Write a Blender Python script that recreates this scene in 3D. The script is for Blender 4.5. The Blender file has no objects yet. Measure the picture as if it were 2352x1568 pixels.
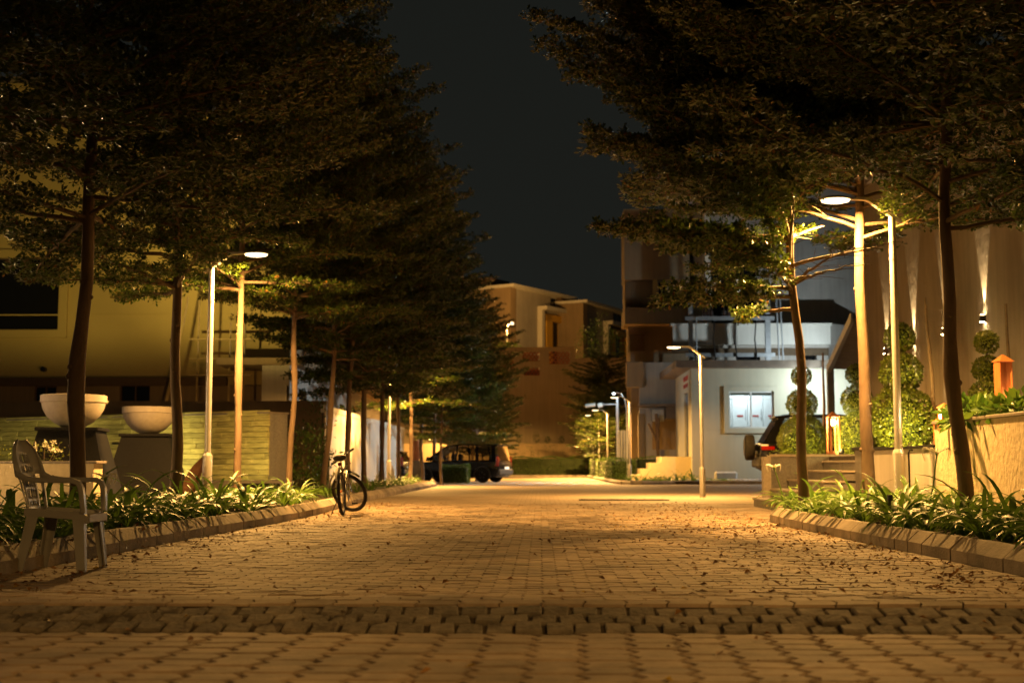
import bpy, math, random
import numpy as np
from mathutils import Vector, Matrix, Euler
R = math.radians
PI = math.pi
random.seed(7)
rng = np.random.default_rng(11)
sc = bpy.context.scene
COL = sc.collection

# ---------------------------------------------------------------- camera, sky, exposure
CAM_H = 0.75
cd = bpy.data.cameras.new('camera')
cam = bpy.data.objects.new('camera', cd)
COL.objects.link(cam)
cam.location = (0, 0, CAM_H)
cam.rotation_euler = (R(90 + 5.56), 0, R(1.25))
cd.lens = 45.0
cd.sensor_width = 36.0
cd.clip_end = 2000
cd.dof.use_dof = True
cd.dof.focus_distance = 11.5
cd.dof.aperture_fstop = 2.4
sc.camera = cam

world = bpy.data.worlds.new('World')
sc.world = world
world.use_nodes = True
wn = world.node_tree
wn.nodes.clear()
wo = wn.nodes.new('ShaderNodeOutputWorld')
wb = wn.nodes.new('ShaderNodeBackground')
tc = wn.nodes.new('ShaderNodeTexCoord')
sx = wn.nodes.new('ShaderNodeSeparateXYZ')
rp = wn.nodes.new('ShaderNodeValToRGB')
wn.links.new(tc.outputs['Generated'], sx.inputs[0])
wn.links.new(sx.outputs['Z'], rp.inputs[0])
rp.color_ramp.elements[0].position = 0.0
rp.color_ramp.elements[0].color = (0.0120, 0.0128, 0.0108, 1)
rp.color_ramp.elements[1].position = 0.5
rp.color_ramp.elements[1].color = (0.0086, 0.0095, 0.0079, 1)
wn.links.new(rp.outputs[0], wb.inputs[0])
wb.inputs[1].default_value = 1.0
wn.links.new(wb.outputs[0], wo.inputs[0])

sc.render.engine = 'CYCLES'
sc.view_settings.view_transform = 'Standard'
sc.view_settings.look = 'None'
sc.view_settings.exposure = 0.0
sc.view_settings.gamma = 1.0
sc.view_settings.use_curve_mapping = False
sc.cycles.use_denoising = True
try:
    sc.cycles.denoiser = 'OPENIMAGEDENOISE'
except Exception:
    pass
sc.cycles.max_bounces = 5
sc.cycles.diffuse_bounces = 3
sc.cycles.glossy_bounces = 3
sc.cycles.transmission_bounces = 4
sc.cycles.transparent_max_bounces = 12
sc.cycles.sample_clamp_indirect = 3.0
sc.cycles.sample_clamp_direct = 0.0
sc.cycles.use_light_tree = True
sc.cycles.caustics_reflective = False
sc.cycles.caustics_refractive = False

WARM = (1.0, 0.50, 0.118)
WARM2 = (1.0, 0.62, 0.22)
COOL = (0.80, 0.93, 0.96)
P_LAMP = 1330.0

# ---------------------------------------------------------------- picture measurements -> metres
_MW = cam.rotation_euler.to_matrix()
def ray(px, py):
    return _MW @ Vector(((px - 1176) / 2940.0, (784 - py) / 2940.0, -1.0))
def at(px, py, Y):
    """point at road distance Y that shows at (px, py) of the 2352 px wide photograph"""
    d = ray(px, py)
    t = Y / d.y
    return Vector((d.x * t, Y, CAM_H + d.z * t))
def xat(px, Y):
    return at(px, 1068, Y).x
def zat(py, Y, px=1240):
    return at(px, py, Y).z

# ---------------------------------------------------------------- materials
def new_mat(name):
    m = bpy.data.materials.new(name)
    m.use_nodes = True
    n = m.node_tree
    n.nodes.clear()
    o = n.nodes.new('ShaderNodeOutputMaterial')
    return m, n, o
def col4(c):
    return (c[0], c[1], c[2], 1.0)
def mat(name, c1, c2=None, rough=0.7, scale=6.0, detail=6.0, bump=0.0, bscale=None, metal=0.0, spec=0.5,
        coat=0.0, stretch=None, island=0.0, objrand=0.0, streak=0.0, c3=None, place=False, dirt=0.0):
    m, n, o = new_mat(name)
    b = n.nodes.new('ShaderNodeBsdfPrincipled')
    n.links.new(b.outputs[0], o.inputs[0])
    b.inputs['Roughness'].default_value = rough
    b.inputs['Metallic'].default_value = metal
    b.inputs['Specular IOR Level'].default_value = spec
    b.inputs['Coat Weight'].default_value = coat
    c2 = c2 or c1
    tcn = n.nodes.new('ShaderNodeTexCoord')
    mp = n.nodes.new('ShaderNodeMapping')
    n.links.new(n.nodes.new('ShaderNodeNewGeometry').outputs['Position'] if place else tcn.outputs['Object'], mp.inputs[0])
    if stretch:
        mp.inputs['Scale'].default_value = stretch
    nz = n.nodes.new('ShaderNodeTexNoise')
    nz.inputs['Scale'].default_value = scale
    nz.inputs['Detail'].default_value = detail
    nz.inputs['Roughness'].default_value = 0.6
    n.links.new(mp.outputs[0], nz.inputs['Vector'])
    rm = n.nodes.new('ShaderNodeValToRGB')
    rm.color_ramp.elements[0].position = 0.33
    rm.color_ramp.elements[1].position = 0.67
    rm.color_ramp.elements[0].color = col4(c1)
    rm.color_ramp.elements[1].color = col4(c2)
    if c3:
        e = rm.color_ramp.elements.new(0.56)
        e.color = col4(c3)
    n.links.new(nz.outputs[0], rm.inputs[0])
    out = rm.outputs[0]
    if island or objrand:
        hv = n.nodes.new('ShaderNodeHueSaturation')
        if objrand:
            src = n.nodes.new('ShaderNodeObjectInfo').outputs['Random']
            amt = objrand
        else:
            src = n.nodes.new('ShaderNodeNewGeometry').outputs['Random Per Island']
            amt = island
        mr = n.nodes.new('ShaderNodeMapRange')
        mr.inputs['To Min'].default_value = 1 - amt
        mr.inputs['To Max'].default_value = 1 + amt
        n.links.new(src, mr.inputs['Value'])
        n.links.new(mr.outputs[0], hv.inputs['Value'])
        n.links.new(out, hv.inputs['Color'])
        out = hv.outputs[0]
    if streak:
        mp2 = n.nodes.new('ShaderNodeMapping')
        mp2.inputs['Scale'].default_value = (2.2, 2.2, 0.16)
        n.links.new(tcn.outputs['Object'], mp2.inputs[0])
        n2 = n.nodes.new('ShaderNodeTexNoise')
        n2.inputs['Scale'].default_value = 2.0
        n2.inputs['Detail'].default_value = 7
        n.links.new(mp2.outputs[0], n2.inputs['Vector'])
        mr2 = n.nodes.new('ShaderNodeMapRange')
        mr2.inputs['From Min'].default_value = 0.35
        mr2.inputs['From Max'].default_value = 0.65
        mr2.inputs['To Min'].default_value = 1 - streak
        mr2.inputs['To Max'].default_value = 1.0
        n.links.new(n2.outputs[0], mr2.inputs['Value'])
        hv2 = n.nodes.new('ShaderNodeHueSaturation')
        n.links.new(mr2.outputs[0], hv2.inputs['Value'])
        n.links.new(out, hv2.inputs['Color'])
        out = hv2.outputs[0]
    if dirt:
        nd = n.nodes.new('ShaderNodeTexNoise')
        nd.inputs['Scale'].default_value = 0.9
        nd.inputs['Detail'].default_value = 9
        nd.inputs['Roughness'].default_value = 0.65
        n.links.new(n.nodes.new('ShaderNodeNewGeometry').outputs['Position'], nd.inputs['Vector'])
        md_ = n.nodes.new('ShaderNodeMapRange')
        md_.inputs['From Min'].default_value = 0.36; md_.inputs['From Max'].default_value = 0.62
        md_.inputs['To Min'].default_value = 1 - dirt; md_.inputs['To Max'].default_value = 1.08
        n.links.new(nd.outputs[0], md_.inputs['Value'])
        hd = n.nodes.new('ShaderNodeHueSaturation')
        n.links.new(md_.outputs[0], hd.inputs['Value']); n.links.new(out, hd.inputs['Color'])
        out = hd.outputs[0]
    n.links.new(out, b.inputs['Base Color'])
    if bump:
        nb = n.nodes.new('ShaderNodeTexNoise')
        nb.inputs['Scale'].default_value = bscale or scale * 4
        nb.inputs['Detail'].default_value = 5
        n.links.new(mp.outputs[0], nb.inputs['Vector'])
        bp = n.nodes.new('ShaderNodeBump')
        bp.inputs['Strength'].default_value = bump
        bp.inputs['Distance'].default_value = 0.02
        n.links.new(nb.outputs[0], bp.inputs['Height'])
        n.links.new(bp.outputs[0], b.inputs['Normal'])
    return m
def leaf_mat(name, c1, c2, rough=0.4, trans=0.35, spec=0.5, warm=None):
    """leaf: glossy top, light passing through, tone differing leaf by leaf"""
    m, n, o = new_mat(name)
    b = n.nodes.new('ShaderNodeBsdfPrincipled')
    b.inputs['Roughness'].default_value = rough
    b.inputs['Specular IOR Level'].default_value = spec
    g = n.nodes.new('ShaderNodeNewGeometry')
    rm = n.nodes.new('ShaderNodeValToRGB')
    rm.color_ramp.elements[0].color = col4(c1)
    rm.color_ramp.elements[1].color = col4(c2)
    rm.color_ramp.elements[1].position = 0.93
    if warm:
        e = rm.color_ramp.elements.new(0.965)
        e.color = col4(warm)
    n.links.new(g.outputs['Random Per Island'], rm.inputs[0])
    n.links.new(rm.outputs[0], b.inputs['Base Color'])
    t = n.nodes.new('ShaderNodeBsdfTranslucent')
    n.links.new(rm.outputs[0], t.inputs[0])
    mx = n.nodes.new('ShaderNodeMixShader')
    mx.inputs[0].default_value = trans
    n.links.new(b.outputs[0], mx.inputs[1])
    n.links.new(t.outputs[0], mx.inputs[2])
    n.links.new(mx.outputs[0], o.inputs[0])
    return m
def emit_mat(name, c, s, sampled=False):
    m, n, o = new_mat(name)
    e = n.nodes.new('ShaderNodeEmission')
    e.inputs[0].default_value = col4(c)
    e.inputs[1].default_value = s
    n.links.new(e.outputs[0], o.inputs[0])
    if not sampled:
        m.cycles.emission_sampling = 'NONE'
    return m
def glass_mat(name, tint, mix=0.5, rough=0.05):
    m, n, o = new_mat(name)
    t = n.nodes.new('ShaderNodeBsdfTransparent')
    t.inputs[0].default_value = col4(tint)
    g = n.nodes.new('ShaderNodeBsdfGlossy')
    g.inputs[0].default_value = (0.5, 0.5, 0.5, 1)
    g.inputs['Roughness'].default_value = rough
    f = n.nodes.new('ShaderNodeFresnel')
    f.inputs[0].default_value = 1.5
    mx = n.nodes.new('ShaderNodeMixShader')
    n.links.new(f.outputs[0], mx.inputs[0])
    n.links.new(t.outputs[0], mx.inputs[1])
    n.links.new(g.outputs[0], mx.inputs[2])
    n.links.new(mx.outputs[0], o.inputs[0])
    return m
def paver_far_mat():
    m, n, o = new_mat('far_paving')
    b = n.nodes.new('ShaderNodeBsdfPrincipled')
    n.links.new(b.outputs[0], o.inputs[0])
    b.inputs['Roughness'].default_value = 0.75
    tcn = n.nodes.new('ShaderNodeTexCoord')
    br = n.nodes.new('ShaderNodeTexBrick')
    br.inputs['Scale'].default_value = 1.0
    br.inputs['Brick Width'].default_value = 0.21
    br.inputs['Row Height'].default_value = 0.105
    br.inputs['Mortar Size'].default_value = 0.006
    br.inputs['Color1'].default_value = (0.35, 0.275, 0.20, 1)
    br.inputs['Color2'].default_value = (0.275, 0.215, 0.155, 1)
    br.inputs['Mortar'].default_value = (0.12, 0.095, 0.07, 1)
    n.links.new(tcn.outputs['Object'], br.inputs['Vector'])
    nz = n.nodes.new('ShaderNodeTexNoise')
    nz.inputs['Scale'].default_value = 0.8
    nz.inputs['Detail'].default_value = 8
    n.links.new(tcn.outputs['Object'], nz.inputs['Vector'])
    mr = n.nodes.new('ShaderNodeMapRange')
    mr.inputs['From Min'].default_value = 0.3
    mr.inputs['From Max'].default_value = 0.7
    mr.inputs['To Min'].default_value = 0.8
    mr.inputs['To Max'].default_value = 1.12
    n.links.new(nz.outputs[0], mr.inputs['Value'])
    hv = n.nodes.new('ShaderNodeHueSaturation')
    n.links.new(mr.outputs[0], hv.inputs['Value'])
    n.links.new(br.outputs['Color'], hv.inputs['Color'])
    n.links.new(hv.outputs[0], b.inputs['Base Color'])
    bp = n.nodes.new('ShaderNodeBump')
    bp.inputs['Strength'].default_value = 0.5
    bp.inputs['Distance'].default_value = 0.01
    bp.invert = True
    n.links.new(br.outputs['Fac'], bp.inputs['Height'])
    n.links.new(bp.outputs[0], b.inputs['Normal'])
    return m

M = {}
M['paver'] = mat('paver', (0.265, 0.20, 0.145), (0.385, 0.30, 0.215), rough=0.72, scale=9, bump=0.3, bscale=60, objrand=0.17, place=True, dirt=0.5)
M['paver_i'] = mat('paver_field', (0.265, 0.20, 0.145), (0.385, 0.30, 0.215), rough=0.72, scale=9, bump=0.25, bscale=60, island=0.17, place=True, dirt=0.5)
M['cobble'] = mat('granite_cobble', (0.11, 0.096, 0.078), (0.23, 0.20, 0.16), rough=0.8, scale=14, bump=0.7, bscale=40, objrand=0.3, place=True, dirt=0.3)
M['sand'] = mat('joint_sand', (0.05, 0.038, 0.026), (0.11, 0.085, 0.058), rough=0.95, scale=8, bump=0.3)
M['far_paver'] = paver_far_mat()
M['kerb'] = mat('kerb_concrete', (0.27, 0.225, 0.175), (0.40, 0.335, 0.265), rough=0.8, scale=5, bump=0.4, bscale=50, objrand=0.12, place=True, dirt=0.5)
M['soil'] = mat('bed_soil', (0.025, 0.018, 0.012), (0.07, 0.05, 0.032), rough=0.95, scale=7, bump=0.9, bscale=25)
M['ground'] = mat('ground_earth', (0.10, 0.08, 0.055), (0.16, 0.13, 0.09), rough=0.9, scale=0.6)
M['bark'] = mat('bark', (0.11, 0.072, 0.046), (0.20, 0.135, 0.088), rough=0.85, scale=5, bump=0.55, bscale=22, stretch=(1, 1, 0.3), c3=(0.16, 0.108, 0.07))
M['twig'] = mat('twig', (0.10, 0.07, 0.045), (0.17, 0.12, 0.08), rough=0.85)
M['leaf'] = leaf_mat('tree_leaf', (0.024, 0.048, 0.007), (0.080, 0.125, 0.016), rough=0.32, trans=0.3, warm=(0.17, 0.085, 0.02))
M['lily'] = leaf_mat('lily_leaf', (0.075, 0.17, 0.025), (0.15, 0.25, 0.035), rough=0.45, trans=0.3, spec=0.42)
M['topleaf'] = leaf_mat('topiary_leaf', (0.07, 0.11, 0.012), (0.20, 0.235, 0.025), rough=0.3, trans=0.3, spec=0.6)
M['hedgeleaf'] = leaf_mat('hedge_leaf', (0.045, 0.085, 0.015), (0.10, 0.17, 0.03), rough=0.35, trans=0.3)
M['dry'] = leaf_mat('dry_leaf', (0.12, 0.055, 0.02), (0.32, 0.17, 0.05), rough=0.6, trans=0.1, warm=(0.55, 0.38, 0.05))
M['petal'] = leaf_mat('white_petal', (0.75, 0.72, 0.62), (0.82, 0.8, 0.7), rough=0.5, trans=0.3)
M['pole'] = mat('painted_aluminium', (0.44, 0.42, 0.39), (0.50, 0.48, 0.45), rough=0.38, metal=0.55, scale=3)
M['lens'] = emit_mat('lamp_lens', (1.0, 0.70, 0.36), 5.0)
M['dimlens'] = emit_mat('spot_lens', (1.0, 0.78, 0.46), 1.2)
M['bulb'] = emit_mat('bollard_bulb', (1.0, 0.78, 0.42), 120.0)
M['coolbulb'] = emit_mat('cool_bulb', (0.8, 0.9, 1.0), 25.0)
M['plastic'] = mat('grey_plastic', (0.25, 0.25, 0.245), (0.30, 0.30, 0.29), rough=0.34, scale=4, spec=0.5)
M['blackmetal'] = mat('black_metal', (0.012, 0.012, 0.013), (0.02, 0.02, 0.02), rough=0.35)
M['rubber'] = mat('rubber', (0.010, 0.009, 0.009), (0.018, 0.017, 0.016), rough=0.85, spec=0.2)
M['chrome'] = mat('chrome', (0.55, 0.54, 0.52), rough=0.25, metal=1.0)
M['bikeframe'] = mat('bike_frame', (0.03, 0.028, 0.026), (0.05, 0.045, 0.04), rough=0.25, coat=0.5)
M['saddle'] = mat('saddle', (0.012, 0.011, 0.01), rough=0.55)
M['redlens'] = mat('red_lens', (0.20, 0.006, 0.004), rough=0.15, coat=0.6)
M['litred'] = emit_mat('red_reflector_glow', (1.0, 0.03, 0.01), 0.45)
M['clearlens'] = mat('clear_lens', (0.6, 0.6, 0.58), rough=0.15, coat=0.6)
M['amber'] = mat('amber_reflector', (0.7, 0.18, 0.02), rough=0.3)
M['carpaint'] = mat('black_car_paint', (0.004, 0.004, 0.004), rough=0.25, coat=0.0, spec=0.22)
M['carcladding'] = mat('black_cladding', (0.018, 0.017, 0.016), rough=0.55)
M['carglass'] = glass_mat('car_glass', (0.42, 0.42, 0.40))
M['winglass'] = glass_mat('window_glass', (0.85, 0.9, 0.92))
M['darkglass'] = mat('dark_window_glass', (0.008, 0.008, 0.008), rough=0.12, spec=0.5)
M['urn'] = mat('cast_stone', (0.33, 0.30, 0.27), (0.40, 0.365, 0.33), rough=0.8, scale=12, bump=0.15)
M['granite'] = mat('black_granite', (0.008, 0.008, 0.009), (0.02, 0.02, 0.021), rough=0.5, scale=60, detail=3, spec=0.08)
M['greygranite'] = mat('grey_granite', (0.13, 0.12, 0.11), (0.24, 0.22, 0.20), rough=0.5, scale=45, detail=3, streak=0.3)
M['strip'] = mat('cladding_stone', (0.24, 0.21, 0.07), (0.48, 0.43, 0.16), rough=0.75, scale=4, bump=0.8, bscale=12, stretch=(0.6, 1, 5), objrand=0.28, place=True)
M['cream'] = mat('cream_render', (0.42, 0.32, 0.125), (0.50, 0.385, 0.155), rough=0.85, scale=0.25)
M['brownrender'] = mat('brown_render', (0.26, 0.19, 0.11), (0.31, 0.23, 0.14), rough=0.85, scale=0.5, streak=0.15)
M['greyrender'] = mat('grey_render', (0.40, 0.37, 0.33), (0.47, 0.44, 0.40), rough=0.85, scale=0.7, streak=0.15)
M['white'] = mat('white_render', (0.66, 0.64, 0.58), (0.72, 0.70, 0.64), rough=0.8, scale=0.7, streak=0.12)
M['whitepanel'] = mat('white_fence_panel', (0.62, 0.60, 0.55), (0.68, 0.66, 0.60), rough=0.5, scale=2, stretch=(3, 3, 0.1), objrand=0.05)
M['planterwall'] = mat('textured_plaster', (0.50, 0.40, 0.26), (0.60, 0.49, 0.33), rough=0.85, scale=9, bump=0.8, bscale=14, stretch=(1, 1, 0.75))
M['villawall'] = mat('rough_plaster', (0.30, 0.25, 0.185), (0.38, 0.32, 0.24), rough=0.85, scale=1.2, bump=0.7, bscale=9, stretch=(1, 1, 0.5), streak=0.16)
M['darkwall'] = mat('dark_band_paint', (0.10, 0.065, 0.035), (0.13, 0.085, 0.045), rough=0.8)
M['endwall'] = mat('retaining_wall_render', (0.56, 0.46, 0.30), (0.62, 0.51, 0.34), rough=0.9, scale=0.3, streak=0.12)
M['endlow'] = mat('low_wall_paint', (0.50, 0.38, 0.22), (0.56, 0.43, 0.25), rough=0.85, scale=0.8, streak=0.15)
M['yellow'] = mat('yellow_paint', (0.62, 0.36, 0.035), (0.66, 0.39, 0.045), rough=0.7)
M['booth'] = mat('booth_render', (0.46, 0.45, 0.34), (0.52, 0.50, 0.385), rough=0.85, scale=0.6, streak=0.06)
M['boothyellow'] = mat('booth_plinth_paint', (0.68, 0.56, 0.30), (0.72, 0.60, 0.33), rough=0.8)
M['roofslab'] = mat('roof_slab', (0.14, 0.11, 0.085), (0.20, 0.16, 0.12), rough=0.85, scale=2)
M['brick'] = mat('jaali_brick', (0.30, 0.09, 0.05), (0.38, 0.13, 0.07), rough=0.85)
M['steel'] = mat('galvanised_steel', (0.32, 0.34, 0.36), (0.42, 0.44, 0.46), rough=0.5, metal=0.5)
M['sheet'] = mat('sheet_metal', (0.10, 0.11, 0.13), (0.22, 0.235, 0.26), rough=0.45, metal=0.3, scale=3, stretch=(3, 3, 0.3))
M['cabinet'] = mat('cabinet_enamel', (0.75, 0.76, 0.74), rough=0.4)
M['redlabel'] = mat('red_paint', (0.42, 0.05, 0.04), rough=0.6)
M['wood'] = mat('teak_wood', (0.34, 0.11, 0.03), (0.48, 0.17, 0.05), rough=0.5, scale=4, stretch=(6, 6, 0.5))
M['stick'] = mat('stake_wood', (0.10, 0.06, 0.035), (0.17, 0.11, 0.06), rough=0.8)
M['bamboo'] = mat('bamboo', (0.32, 0.23, 0.10), (0.42, 0.32, 0.15), rough=0.7, scale=3)
M['insulator'] = mat('brown_porcelain', (0.05, 0.03, 0.025), rough=0.25)
M['cap'] = mat('coping_stone', (0.16, 0.13, 0.11), (0.24, 0.20, 0.17), rough=0.6, scale=20)
M['tread'] = mat('step_stone', (0.30, 0.25, 0.20), (0.40, 0.34, 0.27), rough=0.6, scale=20)
M['terracotta'] = mat('terracotta', (0.36, 0.14, 0.06), (0.44, 0.18, 0.08), rough=0.7)
M['grille'] = mat('drain_grille', (0.05, 0.045, 0.04), (0.09, 0.08, 0.07), rough=0.6, metal=0.4)
M['gravel'] = mat('gravel_stone', (0.20, 0.18, 0.15), (0.40, 0.36, 0.30), rough=0.9, island=0.3)
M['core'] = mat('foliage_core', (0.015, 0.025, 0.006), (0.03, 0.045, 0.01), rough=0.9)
M['flowerred'] = leaf_mat('red_flower', (0.5, 0.05, 0.03), (0.6, 0.08, 0.04))
M['chalk'] = mat('dull_white_frame', (0.62, 0.64, 0.62), rough=0.5)
M['cloth'] = mat('rusty_metal', (0.09, 0.04, 0.02), (0.15, 0.07, 0.035), rough=0.7)

# ---------------------------------------------------------------- mesh building
class MB:
    def __init__(self):
        self.v = []
        self.f = []
        self.mi = []
        self.cur = 0
    def mat(self, i):
        self.cur = i
        return self
    def add(self, vs, fs):
        b = len(self.v)
        self.v.extend([tuple(p) for p in vs])
        for f in fs:
            self.f.append(tuple(b + i for i in f))
            self.mi.append(self.cur)
        return self
    def box(self, x0, x1, y0, y1, z0, z1):
        if x1 < x0: x0, x1 = x1, x0
        if y1 < y0: y0, y1 = y1, y0
        if z1 < z0: z0, z1 = z1, z0
        vs = [(x0, y0, z0), (x1, y0, z0), (x1, y1, z0), (x0, y1, z0), (x0, y0, z1), (x1, y0, z1), (x1, y1, z1), (x0, y1, z1)]
        return self.add(vs, [(0, 3, 2, 1), (4, 5, 6, 7), (0, 1, 5, 4), (1, 2, 6, 5), (2, 3, 7, 6), (3, 0, 4, 7)])
    def bbox(self, x0, x1, y0, y1, z0, z1, b=0.01):
        """box with chamfered edges"""
        if x1 < x0: x0, x1 = x1, x0
        if y1 < y0: y0, y1 = y1, y0
        lo = [(x0 + b, y0 + b), (x1 - b, y0 + b), (x1 - b, y1 - b), (x0 + b, y1 - b)]
        def ring(x0, x1, y0, y1, c, z):
            return [(x0 + c, y0, z), (x1 - c, y0, z), (x1, y0 + c, z), (x1, y1 - c, z), (x1 - c, y1, z), (x0 + c, y1, z), (x0, y1 - c, z), (x0, y0 + c, z)]
        rs = [ring(x0 + b, x1 - b, y0 + b, y1 - b, b * .5, z0), ring(x0, x1, y0, y1, b, z0 + b), ring(x0, x1, y0, y1, b, z1 - b), ring(x0 + b, x1 - b, y0 + b, y1 - b, b * .5, z1)]
        return self.loft(rs, True, True)
    def loft(self, rings, cap0=True, cap1=True, closed=True):
        n = len(rings[0])
        b = len(self.v)
        for r in rings:
            self.v.extend([tuple(p) for p in r])
        for i in range(len(rings) - 1):
            for j in range(n if closed else n - 1):
                k = (j + 1) % n
                self.f.append((b + i * n + j, b + i * n + k, b + (i + 1) * n + k, b + (i + 1) * n + j))
                self.mi.append(self.cur)
        if cap0:
            self.f.append(tuple(b + j for j in range(n - 1, -1, -1)))
            self.mi.append(self.cur)
        if cap1:
            self.f.append(tuple(b + (len(rings) - 1) * n + j for j in range(n)))
            self.mi.append(self.cur)
        return self
    def tube(self, pts, rad, seg=8, cap=True, squash=1.0):
        pts = [Vector(p) for p in pts]
        if not hasattr(rad, '__len__'):
            rad = [rad] * len(pts)
        rings = []
        pn = None
        for i, p in enumerate(pts):
            a = pts[max(0, i - 1)]
            c = pts[min(len(pts) - 1, i + 1)]
            d = (c - a).normalized()
            if pn is None:
                pn = d.orthogonal().normalized()
            else:
                pn = (pn - d * pn.dot(d))
                pn = pn.normalized() if pn.length > 1e-5 else d.orthogonal().normalized()
            bn = d.cross(pn)
            rings.append([p + (pn * math.cos(2 * PI * k / seg) + bn * math.sin(2 * PI * k / seg) * squash) * rad[i] for k in range(seg)])
        return self.loft(rings, cap, cap)
    def sweep(self, pts, wdir, w, t):
        """flat band: width w along wdir, thickness t"""
        pts = [Vector(p) for p in pts]
        wd = Vector(wdir).normalized()
        rings = []
        for i, p in enumerate(pts):
            a = pts[max(0, i - 1)]
            c = pts[min(len(pts) - 1, i + 1)]
            d = (c - a).normalized()
            nrm = d.cross(wd).normalized()
            ww = w[i] if hasattr(w, '__len__') else w
            tt = t[i] if hasattr(t, '__len__') else t
            rings.append([p - wd * ww / 2 - nrm * tt / 2, p + wd * ww / 2 - nrm * tt / 2, p + wd * ww / 2 + nrm * tt / 2, p - wd * ww / 2 + nrm * tt / 2])
        return self.loft(rings)
    def lathe(self, prof, seg=24, c=(0, 0, 0), cap=True):
        rings = [[(c[0] + r * math.cos(2 * PI * k / seg), c[1] + r * math.sin(2 * PI * k / seg), c[2] + z) for k in range(seg)] for r, z in prof]
        return self.loft(rings, cap, cap)
    def prism(self, poly, axis, a, b):
        """poly = 2-D outline extruded along axis ('x','y','z') from a to b"""
        def P(u, v, w):
            return {'x': (w, u, v), 'y': (u, w, v), 'z': (u, v, w)}[axis]
        return self.loft([[P(u, v, a) for u, v in poly], [P(u, v, b) for u, v in poly]])
    def ball(self, c, r, seg=12, rings=8, sq=1.0):
        prof = [(max(1e-3, r * math.sin(PI * i / rings)), -r * sq * math.cos(PI * i / rings)) for i in range(rings + 1)]
        return self.lathe(prof, seg, c)
    def xform(self, m, start=0):
        for i in range(start, len(self.v)):
            self.v[i] = tuple(m @ Vector(self.v[i]))
        return self
    def mesh(self, name, mats, smooth=False):
        me = bpy.data.meshes.new(name)
        me.from_pydata(self.v, [], self.f)
        for m in mats:
            me.materials.append(m)
        if len(mats) > 1:
            me.polygons.foreach_set('material_index', self.mi)
        if smooth:
            me.polygons.foreach_set('use_smooth', [True] * len(me.polygons))
            try:
                me.set_sharp_from_angle(angle=R(38))
            except Exception:
                pass
        me.update()
        return me
    def build(self, name, mats, parent=None, smooth=False, world=False, **tags):
        """world=True: coordinates are metres in the place; they are made local to the parent's base"""
        if not isinstance(mats, (list, tuple)):
            mats = [mats]
        if world and parent is not None:
            p = parent
            off = Vector((0, 0, 0))
            while p is not None:
                off += p.location
                p = p.parent
            self.v = [(a - off.x, b - off.y, c - off.z) for a, b, c in self.v]
        o = bpy.data.objects.new(name, self.mesh(name, mats, smooth))
        COL.objects.link(o)
        o.parent = parent
        for k, v in tags.items():
            o[k] = v
        return o
def tag(o, label=None, cat=None, group=None, kind=None):
    if label: o['label'] = label
    if cat: o['category'] = cat
    if group: o['group'] = group
    if kind: o['kind'] = kind
    return o
def empty(name, loc=(0, 0, 0), rz=0.0, label=None, cat=None, group=None, kind=None):
    o = bpy.data.objects.new(name, None)
    COL.objects.link(o)
    o.location = loc
    o.rotation_euler = (0, 0, rz)
    o.empty_display_size = 0.2
    return tag(o, label, cat, group, kind)
def kids(o):
    return [c for c in COL.objects if c.parent == o]
def copy_tree(root, loc, rz=0.0, scale=None, label=None, group=None):
    ch1 = list(root.children)
    r = root.copy()
    COL.objects.link(r)
    r.location = loc
    r.rotation_euler = (root.rotation_euler[0], root.rotation_euler[1], rz)
    if scale is not None:
        r.scale = scale
    if label: r['label'] = label
    if group: r['group'] = group
    for c in ch1:
        d = c.copy(); COL.objects.link(d); d.parent = r
        for g in list(c.children):
            e = g.copy(); COL.objects.link(e); e.parent = d
    return r
def add_light(name, kind, loc, power, color, size=0.1, rot=(0, 0, 0), parent=None, spot=None, blend=0.6, sizey=None):
    l = bpy.data.lights.new(name, kind)
    l.energy = power
    l.color = color
    if kind == 'AREA':
        l.shape = 'ELLIPSE' if sizey else 'DISK'
        l.size = size
        if sizey: l.size_y = sizey
    elif kind == 'SPOT':
        l.shadow_soft_size = size
        l.spot_size = spot or R(60)
        l.spot_blend = blend
    else:
        l.shadow_soft_size = size
    o = bpy.data.objects.new(name, l)
    COL.objects.link(o)
    o.location = loc
    o.rotation_euler = rot
    o.parent = parent
    return o
def look_rot(frm, to):
    return (Vector(to) - Vector(frm)).to_track_quat('-Z', 'Y').to_euler()

# ================================================================ GROUND, ROAD, KERBS
g = MB(); g.box(-400, 400, -60, 700, -0.6, -0.08)
g.build('ground', M['ground'], kind='structure')

HUMP = [(5.87, 0.0), (6.00, 0.022), (6.13, 0.045), (6.26, 0.066), (6.39, 0.084), (6.48, 0.090), (6.60, 0.089), (6.85, 0.075), (7.20, 0.045), (7.6, 0.015), (7.95, 0.0)]
def hz(y):
    for (a, za), (b, zb) in zip(HUMP, HUMP[1:]):
        if a <= y <= b:
            return za + (zb - za) * (y - a) / (b - a)
    return 0.0
road = empty('road', (0, 0, 0), kind='structure')
rm = MB()
ys = [-8.0, 4.0] + [a for a, _ in HUMP] + [26.0]
for a, b in zip(ys, ys[1:]):
    rm.add([(-4.6, a, hz(a) - 0.014), (32, a, hz(a) - 0.014), (32, b, hz(b) - 0.014), (-4.6, b, hz(b) - 0.014)], [(0, 1, 2, 3)])
rm.build('joint_bed', M['sand'], road)
rf = MB(); rf.add([(-40, 26, 0), (45, 26, 0), (45, 94, 0), (-40, 94, 0)], [(0, 1, 2, 3)])
rf.add([(5.6, 17.9, 0.001), (45, 17.9, 0.001), (45, 26, 0.001), (5.6, 26, 0.001)], [(0, 1, 2, 3)])
rf.build('far_paving', M['far_paver'], road, kind='structure')

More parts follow.
